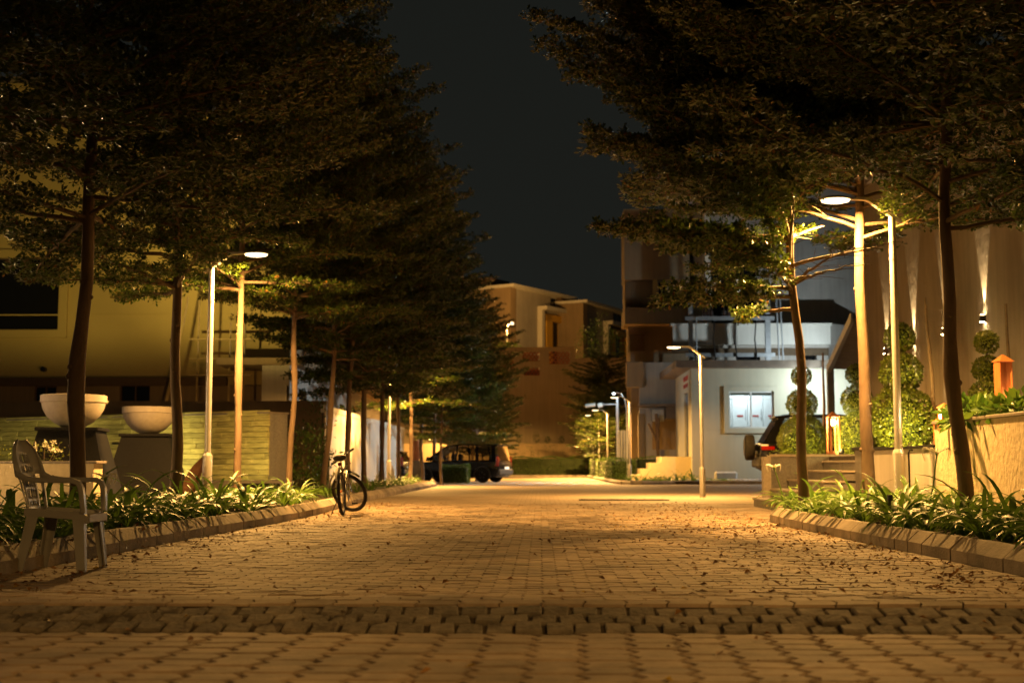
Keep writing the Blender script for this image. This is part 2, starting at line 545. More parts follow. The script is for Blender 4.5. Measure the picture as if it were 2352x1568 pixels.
def paver_mesh(L, W, tooth, h=0.05, ch=0.004, name='paver', m=None):
    """interlocking block: straight long edges, toothed ends"""
    hx, hy = L / 2, W / 2
    out = [(-hx, -hy), (hx, -hy), (hx + tooth, 0), (hx, hy), (-hx, hy), (-hx + tooth, 0)]
    inn = []
    for x, y in out:
        inn.append((x * (1 - ch * 2 / L), y * (1 - ch * 2 / W)))
    mb = MB()
    mb.loft([[(x, y, -h) for x, y in out], [(x, y, -ch) for x, y in out], [(x, y, 0) for x, y in inn]], cap0=False)
    return mb.mesh(name, [m])
pm_near = paver_mesh(0.190, 0.153, 0.050, m=M['paver'], ch=0.009)
n_pav = 0
near_rows = []
y = 4.02
row = 0
while y < 5.86:
    near_rows.append(y)
    y += 0.163
for r_, y in enumerate(near_rows):
    half = 0.41 * y + 0.35
    k0 = math.floor((-half - 0.07) / 0.205)
    for k in range(k0, int((half - 0.07) / 0.205) + 1):
        x = k * 0.205 + 0.03 * (y - 4) 
        o = bpy.data.objects.new('paver', pm_near)
        COL.objects.link(o)
        o.parent = road
        o.location = (x, y, random.uniform(-0.003, 0.003))
        o.rotation_euler = (random.gauss(0, 0.009), random.gauss(0, 0.008), random.gauss(0, 0.006))
        n_pav += 1
# rest of the laid field: one part
pv_v, pv_f = [], []
def add_block(x, y, z, L, W, rz, tilt, tooth=0.018):
    hx, hy = L / 2, W / 2
    out = [(-hx, -hy), (hx, -hy), (hx + tooth, 0), (hx, hy), (-hx, hy), (-hx + tooth, 0)]
    b = len(pv_v)
    c, s = math.cos(rz), math.sin(rz)
    for dz, k in ((-0.03, 1.0), (0.0, 0.985)):
        for u, v in out:
            u2, v2 = u * k, v * (k if dz == 0 else 1.0) 
            if dz == 0: v2 = v * 0.96
            pv_v.append((x + u2 * c - v2 * s, y + u2 * s + v2 * c, z + dz + tilt[0] * u2 + tilt[1] * v2))
    for j in range(6):
        k = (j + 1) % 6
        pv_f.append((b + j, b + k, b + 6 + k, b + 6 + j))
    pv_f.append(tuple(b + 6 + j for j in range(6)))
y = 6.405
row = 0
while y < 26.0:
    zz = hz(y); sl = (hz(y + 0.05) - hz(y - 0.05)) / 0.1
    x1 = 3.3 if y < 18.3 else 5.6
    x = -4.2 + (0.1025 if row % 2 else 0)
    while x < x1:
        if abs(x) < 0.42 * y + 0.5:
            if n_pav < 298 and y < 6.9 and abs(x) < 3.0:
                o = bpy.data.objects.new('paver', paver_small if 'paver_small' in globals() else None)
                if 'paver_small' not in globals():
                    paver_small = paver_mesh(0.198, 0.098, 0.018, m=M['paver'], ch=0.004)
                    o = bpy.data.objects.new('paver', paver_small)
                COL.objects.link(o); o.parent = road
                o.location = (x, y, zz + random.uniform(-0.002, 0.002))
                o.rotation_euler = (math.atan(sl) + random.gauss(0, 0.008), random.gauss(0, 0.006), 0)
                n_pav += 1
            else:
                add_block(x, y, zz + random.gauss(0, 0.0016), 0.198, 0.0985, random.gauss(0, 0.006), (random.gauss(0, 0.010), sl + random.gauss(0, 0.014 if y > 7 else 0.03)))
        x += 0.205
    y += 0.105
    row += 1
me = bpy.data.meshes.new('paver_field'); me.from_pydata(pv_v, [], pv_f); me.materials.append(M['paver_i']); me.update()
o = bpy.data.objects.new('paver_field', me); COL.objects.link(o); o.parent = road; o['kind'] = 'stuff'
# granite cobbles of the speed hump
cob = []
for q in range(4):
    mb = MB(); rr = random.Random(q)
    hx, hy = 0.058, 0.0615
    r0 = [(sx_ * hx + rr.uniform(-.004, .004), sy_ * hy + rr.uniform(-.004, .004), -0.06) for sx_, sy_ in ((-1, -1), (1, -1), (1, 1), (-1, 1))]
    r1 = [(a, b, 0.0) for a, b, c in r0]
    r2 = [(a * 0.90, b * 0.90, 0.009 + rr.uniform(-.003, .004)) for a, b, c in r0]
    mb.loft([r0, r1, r2], cap0=False)
    cob.append(mb.mesh('cobble', [M['cobble']]))
for r_ in range(3):
    yy = 5.96 + r_ * 0.130
    sl = (hz(yy + 0.05) - hz(yy - 0.05)) / 0.1
    k = 0
    x = -3.0 + (0.065 if r_ % 2 else 0)
    while x < 3.1:
        if abs(x) < 0.42 * yy + 0.25:
            o = bpy.data.objects.new('cobble', cob[random.randrange(4)])
            COL.objects.link(o); o.parent = road
            o.location = (x + random.gauss(0, 0.004), yy + random.gauss(0, 0.004), hz(yy) - 0.004 + random.gauss(0, 0.004))
            o.rotation_euler = (math.atan(sl) + random.gauss(0, 0.03), random.gauss(0, 0.03), random.gauss(0, 0.04))
        x += 0.134

# kerbs: path of the road-side foot, from near to far
KL = [(-3.76, 5.0), (-3.76, 8.0), (-3.70, 10.0), (-3.64, 13.4), (-3.50, 16.6), (-3.46, 19.5), (-3.62, 24.0), (-3.78, 29.0), (-3.85, 40.0), (-3.90, 48.5), (-4.15, 50.2), (-4.8, 51.0), (-6.2, 51.2)]
KR = [(3.42, 5.0), (3.32, 8.7), (3.25, 11.1), (3.17, 13.2), (3.10, 16.2), (3.12, 17.6), (3.30, 18.5), (3.75, 19.3), (4.6, 19.9), (5.2, 20.1)]
KF = [(6.9, 54.0), (5.2, 53.2), (3.9, 52.6), (3.45, 53.0), (3.25, 54.2), (3.2, 58.0), (3.15, 70.0), (3.1, 90.0)]
def resample(path, step):
    pts = [Vector((a, b, 0)) for a, b in path]
    out = [pts[0].copy()]; acc = 0.0
    for a, b in zip(pts, pts[1:]):
        L = (b - a).length; d = (b - a) / L; t = step - acc
        while t <= L:
            out.append(a + d * t); t += step
        acc = L - (t - step)
    return out
def kerb(name, path, side, step, h=0.10, top=0.185):
    """side=+1: planting bed lies to the right of the direction of travel"""
    root = empty(name, (path[0][0], path[0][1], 0), kind='structure')
    pts = resample(path, step)
    for a, b in zip(pts, pts[1:]):
        d = (b - a); L = d.length; d.normalize()
        n = Vector((d.y, -d.x, 0)) * side
        hL = L / 2 - 0.006
        prof = [(0.0, -0.05), (0.0, h - .008), (0.008, h), (0.095, top - 0.006), (0.105, top), (0.17, top), (0.17, -0.05)]
        mb = MB()
        rr = random.uniform(-0.006, 0.006)
        r0 = [(-hL, u + rr, z) for u, z in prof]; r1 = [(hL, u + rr, z) for u, z in prof]
        mb.loft([r0, r1])
        c = (a + b) / 2
        mm = Matrix(((d.x, n.x, 0, c.x - path[0][0]), (d.y, n.y, 0, c.y - path[0][1]), (0, 0, 1, random.uniform(-.005, .005)), (0, 0, 0, 1)))
        mb.xform(mm)
        o = mb.build('kerb_stone', M['kerb'], root)
    return root, pts
kerb('kerb', KL, -1, 0.52)
kerb('kerb', KR, 1, 0.36)
kerb('kerb', KF, 1, 0.6, 0.09, 0.16)
def bed(name, path, side, xout, z=0.13):
    vs = []; fs = []
    pts = resample(path, 0.5)
    n = len(pts)
    for p, q in zip(pts, pts[1:] + [pts[-1] + (pts[-1] - pts[-2])]):
        d = (q - p).normalized(); nn = Vector((d.y, -d.x, 0)) * side
        a = p + nn * 0.12
        cols = 6
        for c in range(cols + 1):
            t = c / cols
            vs.append((a.x + (xout - a.x) * t, a.y, z + random.gauss(0, 0.012) - (0.03 if c == 0 else 0)))
    for i in range(n - 1):
        for c in range(6):
            b = i * 7 + c
            fs.append((b, b + 1, b + 8, b + 7))
    mb = MB(); mb.add(vs, fs)
    return mb.build(name, M['soil'], kind='structure')
bed('soil_bed', KL[:11], -1, -7.2)
bed('soil_bed', KR[:9], 1, 5.25)
mb = MB(); mb.box(3.35, 6.6, 53.4, 58.5, -0.02, 0.12); mb.box(3.3, 4.6, 58.5, 92, -0.02, 0.11)
mb.build('soil_bed', M['soil'], kind='structure')
mb = MB(); mb.box(-30, -7.2, 5, 52, -0.02, 0.10)
mb.build('garden_ground', M['soil'], kind='structure')
# small paved step-through in the left bed
mb = MB()
mb.bbox(-5.9, -3.75, 17.9, 18.8, 0.02, 0.205, 0.01)
tag(mb.build('path_slab', M['kerb']), kind='structure')

# drain grille across the side of the road
xa, xb = xat(1330, 28.5), xat(1535, 28.5)
dg = empty('drain_grille', ((xa + xb) / 2, 28.5, 0), label='long dark iron drain grille across the road near the side junction', cat='drain')
mb = MB(); mb.box(xa, xb, 28.32, 28.36, 0.002, 0.022); mb.box(xa, xb, 28.84, 28.88, 0.002, 0.022); mb.box(xa, xa + .04, 28.36, 28.84, 0.002, 0.022); mb.box(xb - .04, xb, 28.36, 28.84, 0.002, 0.022)
mb.build('frame', M['grille'], dg, world=True)
mb = MB(); mb.box(xa, xb, 28.36, 28.84, 0.001, 0.004)
mb.build('pit', M['blackmetal'], dg, world=True)
mb = MB(); x = xa + 0.08
while x < xb - 0.05:
    mb.box(x, x + 0.02, 28.36, 28.84, 0.005, 0.020); x += 0.06
mb.build('bar_grid', M['grille'], dg, world=True)

# ================================================================ LEAVES / PLANTS HELPERS
def np_mesh(name, V, nper, faces_local, mats, mi=None, smooth=False):
    """many equal little pieces in one mesh. V: (n, nper, 3)"""
    n = V.shape[0]
    verts = V.reshape(-1, 3).astype(np.float32)
    F = []
    me = bpy.data.meshes.new(name)
    fl = faces_local
    k = len(fl[0])
    base = (np.arange(n) * nper)[:, None, None]
    idx = (base + np.array(fl)[None]).reshape(-1)
    nf = n * len(fl)
    me.vertices.add(len(verts)); me.vertices.foreach_set('co', verts.ravel())
    me.loops.add(nf * k); me.loops.foreach_set('vertex_index', idx.astype(np.int32))
    me.polygons.add(nf); me.polygons.foreach_set('loop_start', (np.arange(nf) * k).astype(np.int32))
    for m in mats: me.materials.append(m)
    if smooth: me.polygons.foreach_set('use_smooth', np.ones(nf, bool))
    me.update(calc_edges=True)
    return me
def leaves_from(P, D, N, L, W, fold=0.15):
    """P base points, D direction, N up-normals (n,3); kite leaf of two triangles sharing a fold -> (n,4,3)"""
    D = D / np.linalg.norm(D, axis=1, keepdims=True)
    S = np.cross(D, N); S /= np.maximum(np.linalg.norm(S, axis=1, keepdims=True), 1e-6)
    U = np.cross(S, D)
    L = L[:, None]; W = W[:, None]
    mid = P + D * L * 0.62
    a = P
    b = mid + S * W * 0.5 + U * W * fold
    c = P + D * L
    d = mid - S * W * 0.5 + U * W * fold
    return np.stack([a, b, c, d], 1)

# ================================================================ TREES
LEAF_F = [(0, 1, 2), (0, 2, 3)]
def tree_parts(seed, z0=3.8, H=12.0, leaf=0.060, dens=1.0, reach=3.0, dz=0.62, lean=(0, 0), low_drop=0.0, clear=None, trunk_r=0.080, fork=False, nbr=6, table=None):
    rr = np.random.default_rng(seed)
    wood = MB()
    # trunk
    pts, rad = [], []
    n = 26
    kn = set(rr.integers(3, 14, 3).tolist())
    for i in range(n + 1):
        z = H * i / n
        w = 0.035 * math.sin(z * 1.3 + seed) + 0.02 * math.sin(z * 3.1 + seed * 2)
        r = trunk_r * (1 - 0.82 * (z / H) ** 1.1) * (1.0 + (0.22 * math.exp(-z * 2.5)))
        if i in kn: r *= 1.22
        pts.append((lean[0] * z + w, lean[1] * z + 0.6 * w, z)); rad.append(max(r, 0.012))
    wood.tube(pts, rad, 12)
    def tr_at(z):
        t = min(max(z / H * n, 0), n - 1e-3); i = int(t); f = t - i
        return Vector(pts[i]).lerp(Vector(pts[i + 1]), f), rad[i] * (1 - f) + rad[i + 1] * f
    # branch scars
    for _ in range(7):
        z = rr.uniform(0.6, z0 - 0.3); az = rr.uniform(0, 2 * PI); p, r = tr_at(z)
        q = p + Vector((math.cos(az), math.sin(az), 0.1)) * r * 0.85
        wood.ball(q, r * 0.42, 7, 5)
    RP, RD = [], []
    twig = MB()
    z = z0; tier = 0
    while z < H - 0.5:
        f = (z - z0) / (H - z0)
        env = reach * (0.86 + 0.3 * math.sin(PI * min(1, f * 1.5 + 0.18))) if f < 0.55 else reach * (1.1 - 1.75 * (f - 0.55)) 
        if table: env = float(np.interp(z, [a for a, _ in table], [b for _, b in table]))
        env = max(env, 0.5)
        nb = nbr if f < 0.8 else 4
        a0 = rr.uniform(0, 2 * PI)
        for b in range(nb):
            az = a0 + b * 2 * PI / nb + rr.normal(0, 0.22)
            L = env * rr.uniform(0.72, 1.14)
            zz = z + rr.normal(0, 0.09)
            p0, r0 = tr_at(zz)
            up = rr.uniform(0.20, 0.40) if f > 0.15 else rr.uniform(0.05, 0.28)
            if tier == 0 and low_drop: up -= low_drop * rr.uniform(0.3, 1)
            if fork and tier == 0: up += 0.35
            wob = rr.normal(0, 0.12)
            m_ = 11
            bp = []
            for i in range(m_ + 1):
                t = i / m_
                a = az + wob * math.sin(t * 3.0) 
                rad_ = L * t
                h = L * up * (t ** 0.8) + 0.10 * L * t * t * (1 if f > 0.2 else -0.3) + rr.normal(0, 0.012)
                bp.append(Vector((p0.x + math.cos(a) * rad_, p0.y + math.sin(a) * rad_, p0.z + h)))
            if clear is not None and any((q.x - cx) ** 2 + (q.y - cy) ** 2 < (cr * .8) ** 2 and cz0 < q.z < cz1 for q in bp for (cx, cy, cr, cz0, cz1) in clear if cr < .6):
                continue
            br = [max(0.006, min(r0 * 0.5, 0.030) * (1 - 0.9 * i / m_)) for i in range(m_ + 1)]
            wood.tube(bp, br, 6)
            # side shoots
            step = 0.115
            t = 0.16
            side = 1
            while t < 1.0:
                k = t * m_; i = int(k); p = bp[i].lerp(bp[min(i + 1, m_)], k - i)
                bd = (bp[min(i + 1, m_)] - bp[i]).normalized()
                ls = (0.22 + 0.62 * (1 - t) * min(1, t * 3.5)) * L * 0.42 * rr.uniform(0.7, 1.25)
                ang = side * rr.uniform(0.6, 1.05)
                c, s = math.cos(ang), math.sin(ang)
                d = Vector((bd.x * c - bd.y * s, bd.x * s + bd.y * c, bd.z * 0.5 + rr.normal(0, 0.07))).normalized()
                end = p + d * ls
                twig.tube([p, p + d * ls * .5 + Vector((0, 0, .012)), end], [0.006, 0.004, 0.0025], 3, cap=False)
                nr = max(3, int(ls / 0.030 * dens))
                tt = rr.uniform(0.05, 1.05, nr)
                P = np.array(p)[None] + np.array(d)[None] * (tt * ls)[:, None]
                lat = np.array((-d.y, d.x, 0.0))
                P = P + lat[None] * (rr.normal(0, 0.085, nr) * (1 - 0.5 * tt))[:, None]
                P[:, 2] += rr.normal(0.018, 0.034, nr)
                RP.append(P); RD.append(np.repeat(np.array(d)[None], nr, 0))
                side = -side
                t += step / L * rr.uniform(0.75, 1.3)
            # tip
            nr = int(8 * dens) + 2
            P = np.array(bp[-1])[None] - np.array(bd)[None] * rr.uniform(-0.08, 0.35, nr)[:, None] + rr.normal(0, 0.035, (nr, 3))
            RP.append(P); RD.append(np.repeat(np.array(bd)[None], nr, 0))
        z += dz * rr.uniform(0.8, 1.15) * (1.0 if f < 0.6 else 0.9)
        tier += 1
    RP = np.concatenate(RP); RD = np.concatenate(RD)
    if clear is not None:
        for (cx, cy, cr, cz0, cz1) in clear:
            k = ~(((RP[:, 0] - cx) ** 2 + (RP[:, 1] - cy) ** 2 < cr * cr) & (RP[:, 2] < cz1) & (RP[:, 2] > cz0))
            RP, RD = RP[k], RD[k]
    nl = 5
    P = np.repeat(RP, nl, 0); D0 = np.repeat(RD, nl, 0)
    n = len(P)
    az = (np.tile(np.arange(nl), len(RP)) * (2 * PI / nl)) + np.repeat(rr.uniform(0, 6.28, len(RP)), nl) + rr.normal(0, 0.3, n)
    el = rr.normal(0.12, 0.50, n)
    D = np.stack([np.cos(az) * np.cos(el), np.sin(az) * np.cos(el), np.sin(el)], 1) + D0 * 0.45
    N = np.stack([rr.normal(0, 0.35, n), rr.normal(0, 0.35, n), np.ones(n)], 1)
    L = leaf * rr.uniform(0.65, 1.25, n)
    V = leaves_from(P + D * 0.01, D, N, L, L * rr.uniform(0.42, 0.58, n), 0.12)
    leafmesh = np_mesh('crown', V, 4, LEAF_F, [M['leaf']])
    return wood, twig, leafmesh
def make_tree(proto, loc, rz, s, label, group, sz=None):
    wood_me, crown_me, twig_me = proto
    r = empty('shade_tree', loc, rz, label, 'tree', group)
    r.scale = (s, s, sz or 1.0)
    for nm, me in (('trunk', wood_me), ('crown', crown_me), ('twig_spray', twig_me)):
        o = bpy.data.objects.new(nm, me); COL.objects.link(o); o.parent = r
        if nm == 'twig_spray': o['kind'] = 'stuff'
    return r
def proto(**kw):
    w, t, c = tree_parts(**kw)
    return (w.mesh('trunk', [M['bark']], True), c, t.mesh('twig_spray', [M['twig']]))
HEADS = [(-4.86, 21.6, 4.2), (4.05, 17.3, 4.2), (-4.79, 47.0, 4.2)]
def clear_for(loc, rz, sc_, which=(0, 1)):
    """rosettes removed round a lamp head and along the gap kept pruned in front of it (tree-local cylinders)"""
    out = []
    c, s_ = math.cos(-rz), math.sin(-rz)
    for w in which:
        hx_c, hy_c, hz_c = HEADS[w]
        sg = 1 if w == 1 else -1
        if w < 2:                                   # post and arm stay free as well
            for (ax_, az_, ar_) in ((0.76, 3.9, 0.30), (0.45, 4.2, 0.28), (0.76, 3.45, 0.28)):
                for t in [0.78 + 0.055 * k for k in range(5)]:
                    x, y, z = (hx_c + sg * ax_) * t, hy_c * t, 0.75 + (az_ - 0.75) * t
                    dx, dy = (x - loc[0]) / sc_, (y - loc[1]) / sc_
                    out.append((dx * c - dy * s_, dx * s_ + dy * c, ar_ / sc_, z - ZB - 0.42, z - ZB + 0.22))
        dx, dy = (hx_c - loc[0]) / sc_, (hy_c - loc[1]) / sc_
        out.append((dx * c - dy * s_, dx * s_ + dy * c, (1.35 if w == 0 else 1.05) / sc_, 1.5, 3.45))
        if w == 1:                                  # the near right bed lies open to its lamp
            for (ox, oy, orr) in ((4.5, 15.7, 1.35), (4.3, 14.2, 1.0)):
                dx, dy = (ox - loc[0]) / sc_, (oy - loc[1]) / sc_
                out.append((dx * c - dy * s_, dx * s_ + dy * c, orr / sc_, 1.5, 3.9 if oy > 15 else 3.5))
        for t in [0.62 + 0.05 * k for k in range(8)] + [1.0]:
            x, y, z = hx_c * t, hy_c * t, 0.75 + (hz_c - 0.75) * t
            dx, dy = (x - loc[0]) / sc_, (y - loc[1]) / sc_
            r_ = 0.40 if t < 1 else 0.50
            out.append((dx * c - dy * s_, dx * s_ + dy * c, r_ / sc_, z - ZB - (0.32 if t < 1 else 1.3), z - ZB + 0.34))
    return out
ZB = 0.12
LOC = {k: ((xat(px, Y), Y), rz, sc_) for k, (px, Y, rz, sc_) in dict(t1=(180, 13.9, 0.4, 1.05), t2=(400, 17.6, 2.2, 0.95), t3=(545, 23.0, 1.0, 0.84),
       r1=(2206, 14.0, 2.7, 1.0), r2=(1990, 17.9, 0.4, 1.12), r3=(1846, 16.7, 2.35, 0.84)).items()}
T_A = proto(seed=3, z0=3.45, H=11.5, reach=2.55, dens=1.35, low_drop=0.18, leaf=0.072, dz=0.5, clear=clear_for(*LOC['t1'], which=(0,)))
T_A2 = proto(seed=4, z0=3.1, H=11.5, reach=2.6, dens=1.35, low_drop=0.12, leaf=0.072, dz=0.5, clear=clear_for(*LOC['t2'], which=(0,)))
T_B = proto(seed=8, z0=3.85, H=11.2, reach=2.5, dens=1.25, leaf=0.070, dz=0.5, low_drop=0.1, clear=clear_for(*LOC['t3'], which=(0,)))
T_R1 = proto(seed=11, z0=3.4, H=10.5, reach=2.8, dens=1.35, leaf=0.072, dz=0.5, clear=clear_for(*LOC['r1'], which=(1,)))
T_R2 = proto(seed=13, z0=3.95, H=10.5, reach=2.9, dens=1.35, leaf=0.072, dz=0.5, clear=clear_for(*LOC['r2'], which=(1,)))
T_C = proto(seed=15, table=[(2.8, 2.1), (3.5, 2.6), (4.0, 3.0), (4.7, 3.5), (5.8, 4.0), (6.9, 3.9), (8.0, 3.1), (9.0, 1.8), (10, .8)], z0=2.85, H=9.8, reach=3.5, dens=1.6, nbr=9, leaf=0.080, dz=0.42, low_drop=0.1, clear=clear_for(*LOC['r3'], which=(1,)))
T_L2 = proto(seed=51, z0=3.7, H=12.0, reach=2.6, dens=0.6, leaf=0.10, dz=0.52, clear=clear_for((xat(914, 45.0), 45.0), 5.0, 0.92, (2,)))
T_D = proto(seed=21, z0=3.7, H=11.0, reach=2.9, dens=1.0, leaf=0.078, dz=0.52, low_drop=0.12)
T_F = proto(seed=30, z0=3.6, H=12.6, reach=2.7, dens=0.6, leaf=0.110, dz=0.50)
T_G = proto(seed=37, z0=3.3, H=12.0, reach=2.8, dens=0.6, leaf=0.110, dz=0.50, low_drop=0.2)
T_H = proto(seed=44, z0=1.7, H=7.6, reach=2.4, dens=0.7, leaf=0.10, dz=0.45)
GL = 'shade trees in the left kerb bed'
GR = 'shade trees in the right kerb bed'
ZB = 0.12
left = [
 (T_A, 180, 13.9, 0.4, 1.05, 1.0, 'dark shade tree with thick trunk standing directly behind the plastic chair'),
 (T_A2, 400, 17.6, 2.2, 0.95, 1.0, 'shade tree with dark slim trunk beside the second stone bowl'),
 (T_B, 545, 23.0, 1.0, 0.84, 1.0, 'shade tree with orange lit knotted trunk right beside the nearest left lamp'),
 (T_D, 664, 25.6, 3.0, 0.74, 0.97, 'shade tree with dark trunk at the end of the green stone wall'),
 (T_F, 745, 29.3, 0.2, 0.80, 0.90, 'shade tree with leaning trunk just left of the bicycle'),
 (T_G, 799, 33.3, 2.0, 0.92, 0.92, 'shade tree whose olive brown trunk rises behind the bicycle handlebar'),
 (T_F, 835, 36.5, 4.0, 0.94, 0.93, 'shade tree with dark trunk in front of the white fence right of the bicycle'),
 (T_G, 877, 40.5, 1.2, 0.98, 0.96, 'shade tree with dark trunk just left of the second left lamp'),
 (T_L2, 914, 45.0, 5.0, 0.92, 0.98, 'shade tree with bright orange trunk just right of the second left lamp'),
 (T_G, 943, 49.5, 0.6, 0.98, 0.95, 'shade tree at the far end of the white panel fence'),
 (T_F, 968, 54.0, 2.6, 0.98, 0.93, 'shade tree just past the end of the white fence'),
 (T_G, 998, 60.0, 3.6, 0.85, 0.86, 'slim shade tree before the bonnet of the far black car'),
]
for p, px, Y, rz, s, sz, lab in left:
    t = make_tree(p, (xat(px, Y), Y, ZB), rz, s, lab, GL, sz)
    if px in (745, 799, 664):
        t.rotation_euler = (Matrix.Rotation(R({745: 3.2, 799: 0.6, 664: 1.2}[px]), 3, 'Y') @ Matrix.Rotation(rz, 3, 'Z')).to_euler()
make_tree(T_G, (xat(1013, 52.0), 52.0, 0.0), 1.9, 0.72, 'slender pale trunked tree at the rounded end of the left kerb', GL, 0.62)
make_tree(T_H, (xat(1095, 64.5), 64.5, 0.0), 0.9, 0.92, 'low bright green tree above the far black car', 'trees beyond the parked car', 0.92)
make_tree(T_H, (xat(1042, 68.5), 68.5, 0.0), 2.9, 1.1, 'bushy tree behind the far black car at its bonnet end', 'trees beyond the parked car', 1.05)
make_tree(T_G, (xat(1085, 80.0), 80.0, 0.0), 4.4, 1.05, 'tall tree behind the car in front of the retaining wall', 'trees beyond the parked car', 0.98)
make_tree(T_F, (xat(1030, 76.0), 76.0, 0.0), 3.3, 1.05, 'tall dark tree left of centre before the far retaining wall', 'trees beyond the parked car', 1.0)
make_tree(T_H, (xat(1108, 86.0), 86.0, 0.0), 1.3, 0.95, 'small dark tree close to the end wall left of the hedge', 'trees beyond the parked car', 0.8)
right = [
 (T_R1, 2206, 14.0, 2.7, 1.0, 1.0, 'dark leaning tree in front of the pale textured garden wall'),
 (T_R2, 1990, 17.9, 0.4, 1.12, 1.0, 'tree with pale orange trunk between the steps pillar and the near right lamp'),
 (T_C, 1846, 16.7, 2.35, 0.84, 1.0, 'brown trunked tree at the rounded tip of the right bed before the steps'),
]
for i, (p, px, Y, rz, s, sz, lab) in enumerate(right):
    t = make_tree(p, (xat(px, Y), Y, ZB), rz, s, lab, GR, sz)
    if i in (0, 2):
        t.rotation_euler = (Matrix.Rotation(R((-0.9, 0, -1.6)[i]), 3, 'Y') @ Matrix.Rotation(rz, 3, 'Z')).to_euler()
make_tree(T_A, (5.0, 9.0, ZB), 5.1, 1.1, 'nearest tree on the right, only its leaves hanging in at the top right', GR, 1.0)
make_tree(T_A, (-5.6, 9.2, ZB), 4.4, 1.05, 'nearest tree on the left, only its leaves hanging in at the top left', GL, 1.0)
make_tree(T_G, (xat(1393, 79.0), 79.0, 0.1), 0.3, 0.88, 'dark far tree on the right before the retaining wall', 'far trees on the right', 0.64)
for k, (px, Y, s_, sz) in enumerate([(1388, 70.0, 0.5, 0.42), (1377, 77.0, 0.5, 0.42), (1366, 86.0, 0.5, 0.42)]):
    make_tree(T_G, (xat(px, Y), Y, 0.1), k * 1.7, s_, ['young tree lit yellow beside the third right lamp', 'young tree between the two far right lamps', 'young tree beside the farthest right lamp'][k], 'far trees on the right', sz)

# ================================================================ LILY CLUMPS
def strap_leaf(L, W, arch, seed, m=None):
    """arching strap leaf, 6 segments, folded along its middle; grows along +x"""
    rr = random.Random(seed)
    mb = MB()
    n = 7
    rings = []
    x = z = 0.0
    a = R(rr.uniform(50, 78) if arch > R(90) else 78)
    tw = rr.uniform(-0.25, 0.25)
    for i in range(n + 1):
        t = i / n
        w = W * (0.55 + 0.9 * math.sin(PI * min(1, 0.12 + t * 0.80)) * 0.6) * (1 if t < 0.8 else max(0.03, (1 - t) / 0.2))
        s = tw * t
        rings.append([(x, -w / 2 * math.cos(s), z - w / 2 * math.sin(s) + w * 0.16), (x, 0, z), (x, w / 2 * math.cos(s), z + w / 2 * math.sin(s) + w * 0.16)])
        x += math.cos(a) * L / n; z += math.sin(a) * L / n
        a -= arch / n * (0.6 + 0.9 * t)
    mb.loft(rings, False, False, closed=False)
    return mb.mesh('leaf', [m or M['lily']], True)
STRAPS = [strap_leaf(random.uniform(0.50, 0.80), random.uniform(0.036, 0.058), R(random.uniform(95, 155) if k % 9 else random.uniform(70, 90)), k) for k in range(18)]
def lily(loc, nleaf, scale, label, group, merged=False, seed=0, lean=None):
    rr = random.Random(seed)
    r = empty('spider_lily', loc, 0, label, 'plant', group)
    vs, fs = [], []
    for k in range(nleaf):
        az = 2 * PI * k / nleaf * 2.618 + rr.uniform(-0.3, 0.3)
        s = scale * rr.uniform(0.7, 1.2)
        el = rr.uniform(-0.5, 0.12)
        me = STRAPS[rr.randrange(len(STRAPS))]
        mx = Matrix.Translation((math.cos(az) * 0.03, math.sin(az) * 0.03, 0)) @ Euler((rr.uniform(-.2, .2), -el * 0.5, az)).to_matrix().to_4x4() @ Matrix.Scale(s, 4)
        if merged:
            b = len(vs)
            vs.extend([tuple(mx @ v.co) for v in me.vertices])
            fs.extend([tuple(b + i for i in p.vertices) for p in me.polygons])
        else:
            o = bpy.data.objects.new('leaf', me); COL.objects.link(o); o.parent = r
            o.matrix_local = mx
    if merged:
        me = bpy.data.meshes.new('leaf_spray'); me.from_pydata(vs, [], fs); me.materials.append(M['lily'])
        me.polygons.foreach_set('use_smooth', [True] * len(fs)); me.update()
        o = bpy.data.objects.new('leaf_spray', me); COL.objects.link(o); o.parent = r
    return r
def kx(path, Y):
    for (a, ya), (b, yb) in zip(path, path[1:]):
        if ya <= Y <= yb: return a + (b - a) * (Y - ya) / (yb - ya)
    return path[-1][0]
seed = 100
Y = 8.1
while Y < 20.6:                                   # left bed
    for row_ in range(3):
        if 17.7 < Y < 18.9: continue
        x = kx(KL, Y) - 0.42 - row_ * 0.48 + random.uniform(-0.12, 0.12)
        seed += 1
        near = Y < 15
        lily((x, Y + random.uniform(-0.2, 0.2), 0.12), 22 if near else 20, random.uniform(0.68, 0.9) if Y < 11.5 else random.uniform(0.78, 1.0),
             'one of the dark green strap leaved lilies in the left bed behind the kerb', 'lilies in the left kerb bed', merged=not near, seed=seed)
    Y += 0.47
Y = 8.4
while Y < 19.0:                                   # right bed
    for row_ in range(4):
        x = kx(KR, Y) + 0.38 + row_ * 0.42 + random.uniform(-0.12, 0.12)
        if x > 5.05: continue
        seed += 1
        near = Y < 15.5
        lily((x, Y + random.uniform(-0.2, 0.2), 0.12), 26 if near else 22, random.uniform(0.74, 0.96),
             'one of the glossy strap leaved lilies in the right bed behind the kerb', 'lilies in the right kerb bed', merged=not near, seed=seed)
    Y += 0.50
Y = 21.5
while Y < 50:
    seed += 1
    lily((kx(KL, Y) - 0.45 - random.uniform(0, 1.0), Y, 0.12), 14, random.uniform(0.5, 0.75), 'one of the low lilies beyond the bicycle along the left kerb', 'low lilies far along the left kerb', merged=True, seed=seed)
    Y += 0.62
for k in range(9):
    seed += 1
    lily((3.75 + 0.33 * k, 53.9 + random.uniform(-.1, .7), 0.12), 14, random.uniform(0.75, 1.0), 'one of the lilies in the small corner bed before the yellow stair side', 'lilies in the far corner bed', merged=True, seed=seed)
